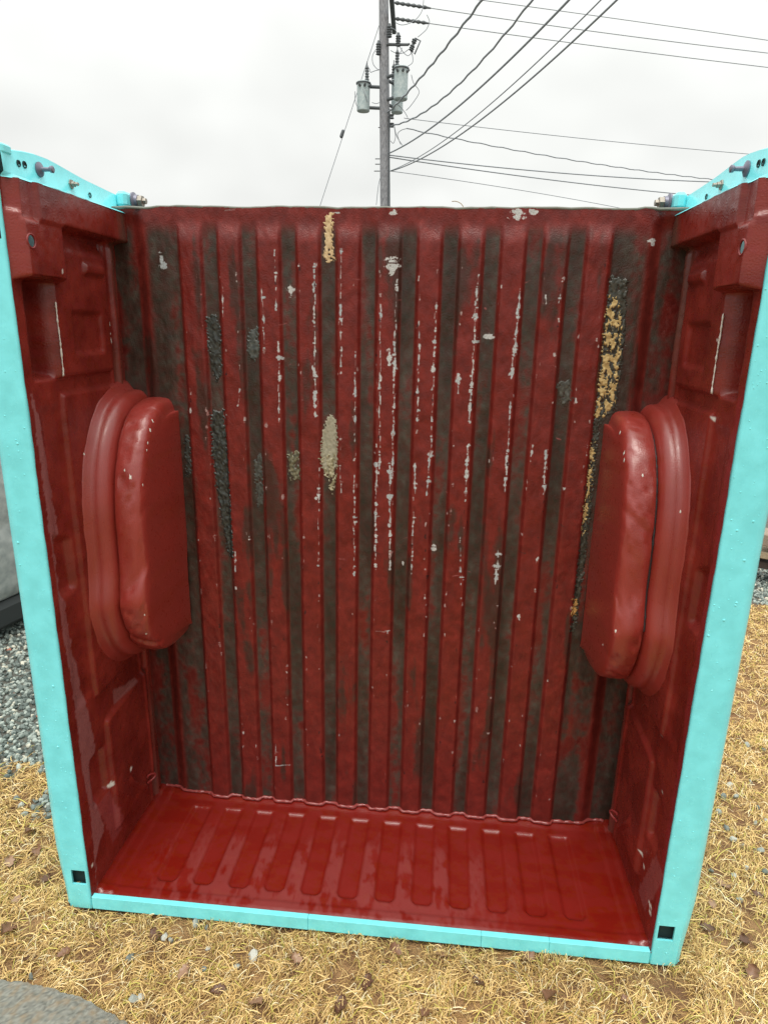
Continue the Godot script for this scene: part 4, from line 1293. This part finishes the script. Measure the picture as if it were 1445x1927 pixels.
# ------------------------------------------------------------------ materials
func materials() -> void:
	var skin := noise_normal(0.09, 51, 4.0, 512, 3)
	var grain := noise_normal(0.2, 52, 4.0, 512, 2)
	var rough := noise_tex(0.018, 53, Color(0.55, 0.55, 0.55), Color(1, 1, 1), 512, 4, 1.5)
	var m := std(Color.WHITE, 0.42)
	m.vertex_color_use_as_albedo = true
	m.roughness_texture = rough
	M.red = with_bump(m, skin, 4.0, 0.25)
	m = std(Color.WHITE, 0.24)
	m.vertex_color_use_as_albedo = true
	m.roughness_texture = rough
	M.red_wet = with_bump(m, skin, 7.0, 0.3)
	m = std(Color.WHITE, 0.46)
	m.vertex_color_use_as_albedo = true
	m.roughness_texture = rough
	m.clearcoat_enabled = true
	m.clearcoat = 0.5
	m.clearcoat_roughness = 0.34
	M.red_gloss = with_bump(m, skin, 4.0, 0.25)
	M.tar_plain = std(lin(0.018, 0.016, 0.017), 0.5)
	M.primer = std(lin(0.62, 0.60, 0.54), 0.6)
	M.red_plain = std(lin(0.22, 0.026, 0.024), 0.4)
	M.red_bead = std(lin(0.26, 0.05, 0.045), 0.16)
	m = std(lin(0.21, 0.80, 0.86), 0.30)
	m.roughness_texture = rough
	m.albedo_texture = noise_tex(0.012, 59, Color(0.93, 0.945, 0.94), Color(1, 1, 1), 512, 5, 1.8)
	M.aqua = with_bump(m, noise_normal(0.02, 54, 3.0, 512, 3), 2.0, 0.10)
	M.drop = std(lin(0.22, 0.81, 0.86), 0.04)
	M.under = std(lin(0.05, 0.045, 0.04), 0.9)
	M.bare_edge = std(lin(0.16, 0.17, 0.14), 0.6)
	m = std(Color.WHITE, 0.36)
	m.vertex_color_use_as_albedo = true
	M.tar = m
	m = std(Color.WHITE, 0.8)
	m.vertex_color_use_as_albedo = true
	M.crumb = m
	M.steel = std(lin(0.19, 0.19, 0.24), 0.45, 0.5)
	M.bolt_steel = std(lin(0.32, 0.29, 0.25), 0.5, 0.6)
	M.hole = std(lin(0.01, 0.03, 0.03), 0.8)  # near-black colour carries the shade inside openings
	m = std(Color.WHITE, 0.95)
	m.vertex_color_use_as_albedo = true
	M.soil = with_bump(m, noise_normal(0.15, 55, 10.0, 512, 5), 1.7, 1.0)
	m = std(Color.WHITE, 0.7)
	m.vertex_color_use_as_albedo = true
	M.straw = m
	m = std(Color.WHITE, 0.6)
	m.vertex_color_use_as_albedo = true
	M.stone = with_bump(m, grain, 9.0, 0.6)
	M.pebble_a = with_bump(std(lin(0.30, 0.32, 0.28), 0.55), grain, 9.0, 0.6)
	M.pebble_b = with_bump(std(lin(0.16, 0.18, 0.16), 0.5), grain, 9.0, 0.6)
	M.pebble_c = with_bump(std(lin(0.46, 0.46, 0.40), 0.6), grain, 9.0, 0.6)
	M.leaf_a = std(lin(0.19, 0.095, 0.050), 0.5)
	M.leaf_b = std(lin(0.30, 0.18, 0.11), 0.45)
	M.leaf_c = std(lin(0.11, 0.052, 0.028), 0.5)
	m = std(Color.WHITE, 0.9)
	m.vertex_color_use_as_albedo = true
	M.concrete = with_bump(m, grain, 5.0, 1.0)
	m = std(Color.WHITE, 0.42)
	m.albedo_texture = noise_tex(0.02, 56, lin(0.24, 0.27, 0.265), lin(0.42, 0.45, 0.43), 512, 5, 1.8)
	m.uv1_triplanar = true
	m.uv1_world_triplanar = true
	m.uv1_scale = Vector3.ONE * 1.3
	M.grey_paint = m
	M.rubber = std(lin(0.022, 0.027, 0.027), 0.75)
	M.dark_glass = std(lin(0.015, 0.02, 0.022), 0.08)
	M.wood_grey = with_bump(std(lin(0.30, 0.23, 0.18), 0.85), grain, 4.0, 0.8)
	M.wood_pale = with_bump(std(lin(0.42, 0.33, 0.22), 0.8), grain, 4.0, 0.8)
	M.wood_dark = with_bump(std(lin(0.07, 0.05, 0.04), 0.9), grain, 4.0, 0.8)
	m = std(Color.WHITE, 0.9)
	m.albedo_texture = noise_tex(0.03, 57, lin(0.16, 0.165, 0.18), lin(0.40, 0.41, 0.43), 512, 5, 1.8)
	m.uv1_triplanar = true
	m.uv1_world_triplanar = true
	m.uv1_scale = Vector3(3.0, 0.35, 3.0)
	M.pole_wood = m
	M.stem = std(lin(0.40, 0.33, 0.22), 0.8)
	M.pole_grey = std(lin(0.10, 0.115, 0.125), 0.7)
	m = std(Color.WHITE, 0.5)
	m.albedo_texture = noise_tex(0.02, 58, lin(0.36, 0.45, 0.46), lin(0.52, 0.60, 0.60), 256, 4, 1.6)
	m.uv1_triplanar = true
	m.uv1_scale = Vector3.ONE * 1.5
	M.tank = m
	M.dark_metal = std(lin(0.11, 0.125, 0.135), 0.6)
	M.wire = std(lin(0.27, 0.30, 0.33), 0.5)

# ------------------------------------------------------------------ scene
func _ready() -> void:
	view = Basis.from_euler(Vector3(PITCH, YAW, ROLL))
	var cam := Camera3D.new()
	cam.name = "camera"
	cam.transform = Transform3D(view, CAM)
	cam.fov = 76.0
	cam.near = 0.05
	cam.far = 900.0
	add_child(cam)
	cam.current = true
	# overcast sky: bright even cloud, brighter overhead as overcast is
	var n := FastNoiseLite.new()
	n.seed = 5
	n.frequency = 0.9
	n.fractal_octaves = 4
	var sw := 512
	var sh := 256
	var img := Image.create(sw, sh, false, Image.FORMAT_RGBF)
	for j in sh:
		var el := PI * (0.5 - (j + 0.5) / sh)
		for i in sw:
			var az := TAU * i / sw
			var up := sin(el)
			var d := Vector3(cos(el) * cos(az), up, cos(el) * sin(az))
			var L := 0.815 * (1.0 + 2.0 * pow(maxf(up, 0.0), 2.6))
			if up < 0.0:
				L = 0.22
			else:
				var cl := d / (up + 0.25)
				L *= 1.0 + 0.11 * n.get_noise_3d(cl.x * 1.3, cl.z * 1.3, 3.0) + 0.07 * n.get_noise_3d(cl.x * 4.0, cl.z * 4.0, 9.0)
			img.set_pixel(i, j, Color(L * 0.985, L, L * 0.975))
	var psm := PanoramaSkyMaterial.new()
	psm.panorama = ImageTexture.create_from_image(img)
	var sky := Sky.new()
	sky.sky_material = psm
	var env := Environment.new()
	env.background_mode = Environment.BG_SKY
	env.sky = sky
	env.tonemap_mode = Environment.TONE_MAPPER_LINEAR
	env.tonemap_exposure = 1.12
	env.sdfgi_enabled = true
	env.ssao_enabled = true
	env.ssil_enabled = true
	var we := WorldEnvironment.new()
	we.name = "world_environment"
	we.environment = env
	add_child(we)
	var sun := DirectionalLight3D.new()
	sun.name = "sun"
	sun.light_energy = 0.5
	sun.light_color = Color(1.0, 0.98, 0.94)
	sun.light_angular_distance = 25.0
	sun.shadow_enabled = true
	sun.rotation = Vector3(deg_to_rad(-66.0), deg_to_rad(-8.0), 0)
	add_child(sun)

	na.seed = 3
	na.frequency = 0.02
	na.fractal_octaves = 3
	nb.seed = 8
	nb.frequency = 0.02
	nb.fractal_octaves = 3
	materials()
	build_ground()
	build_bed()
	build_van()
	var stem := []
	for q in [[850, 379], [856, 378.5], [862, 380], [867, 383], [871, 388], [872, 391]]: stem.append(on_z(q[0], q[1], -0.006))
	tag(put("straw_stem", tube_mesh(stem, 0.0012, 6), M.stem), "thin curled straw stem caught on the top edge of the bed", "straw")
	build_lumber()
	build_pole()
	build_wires()
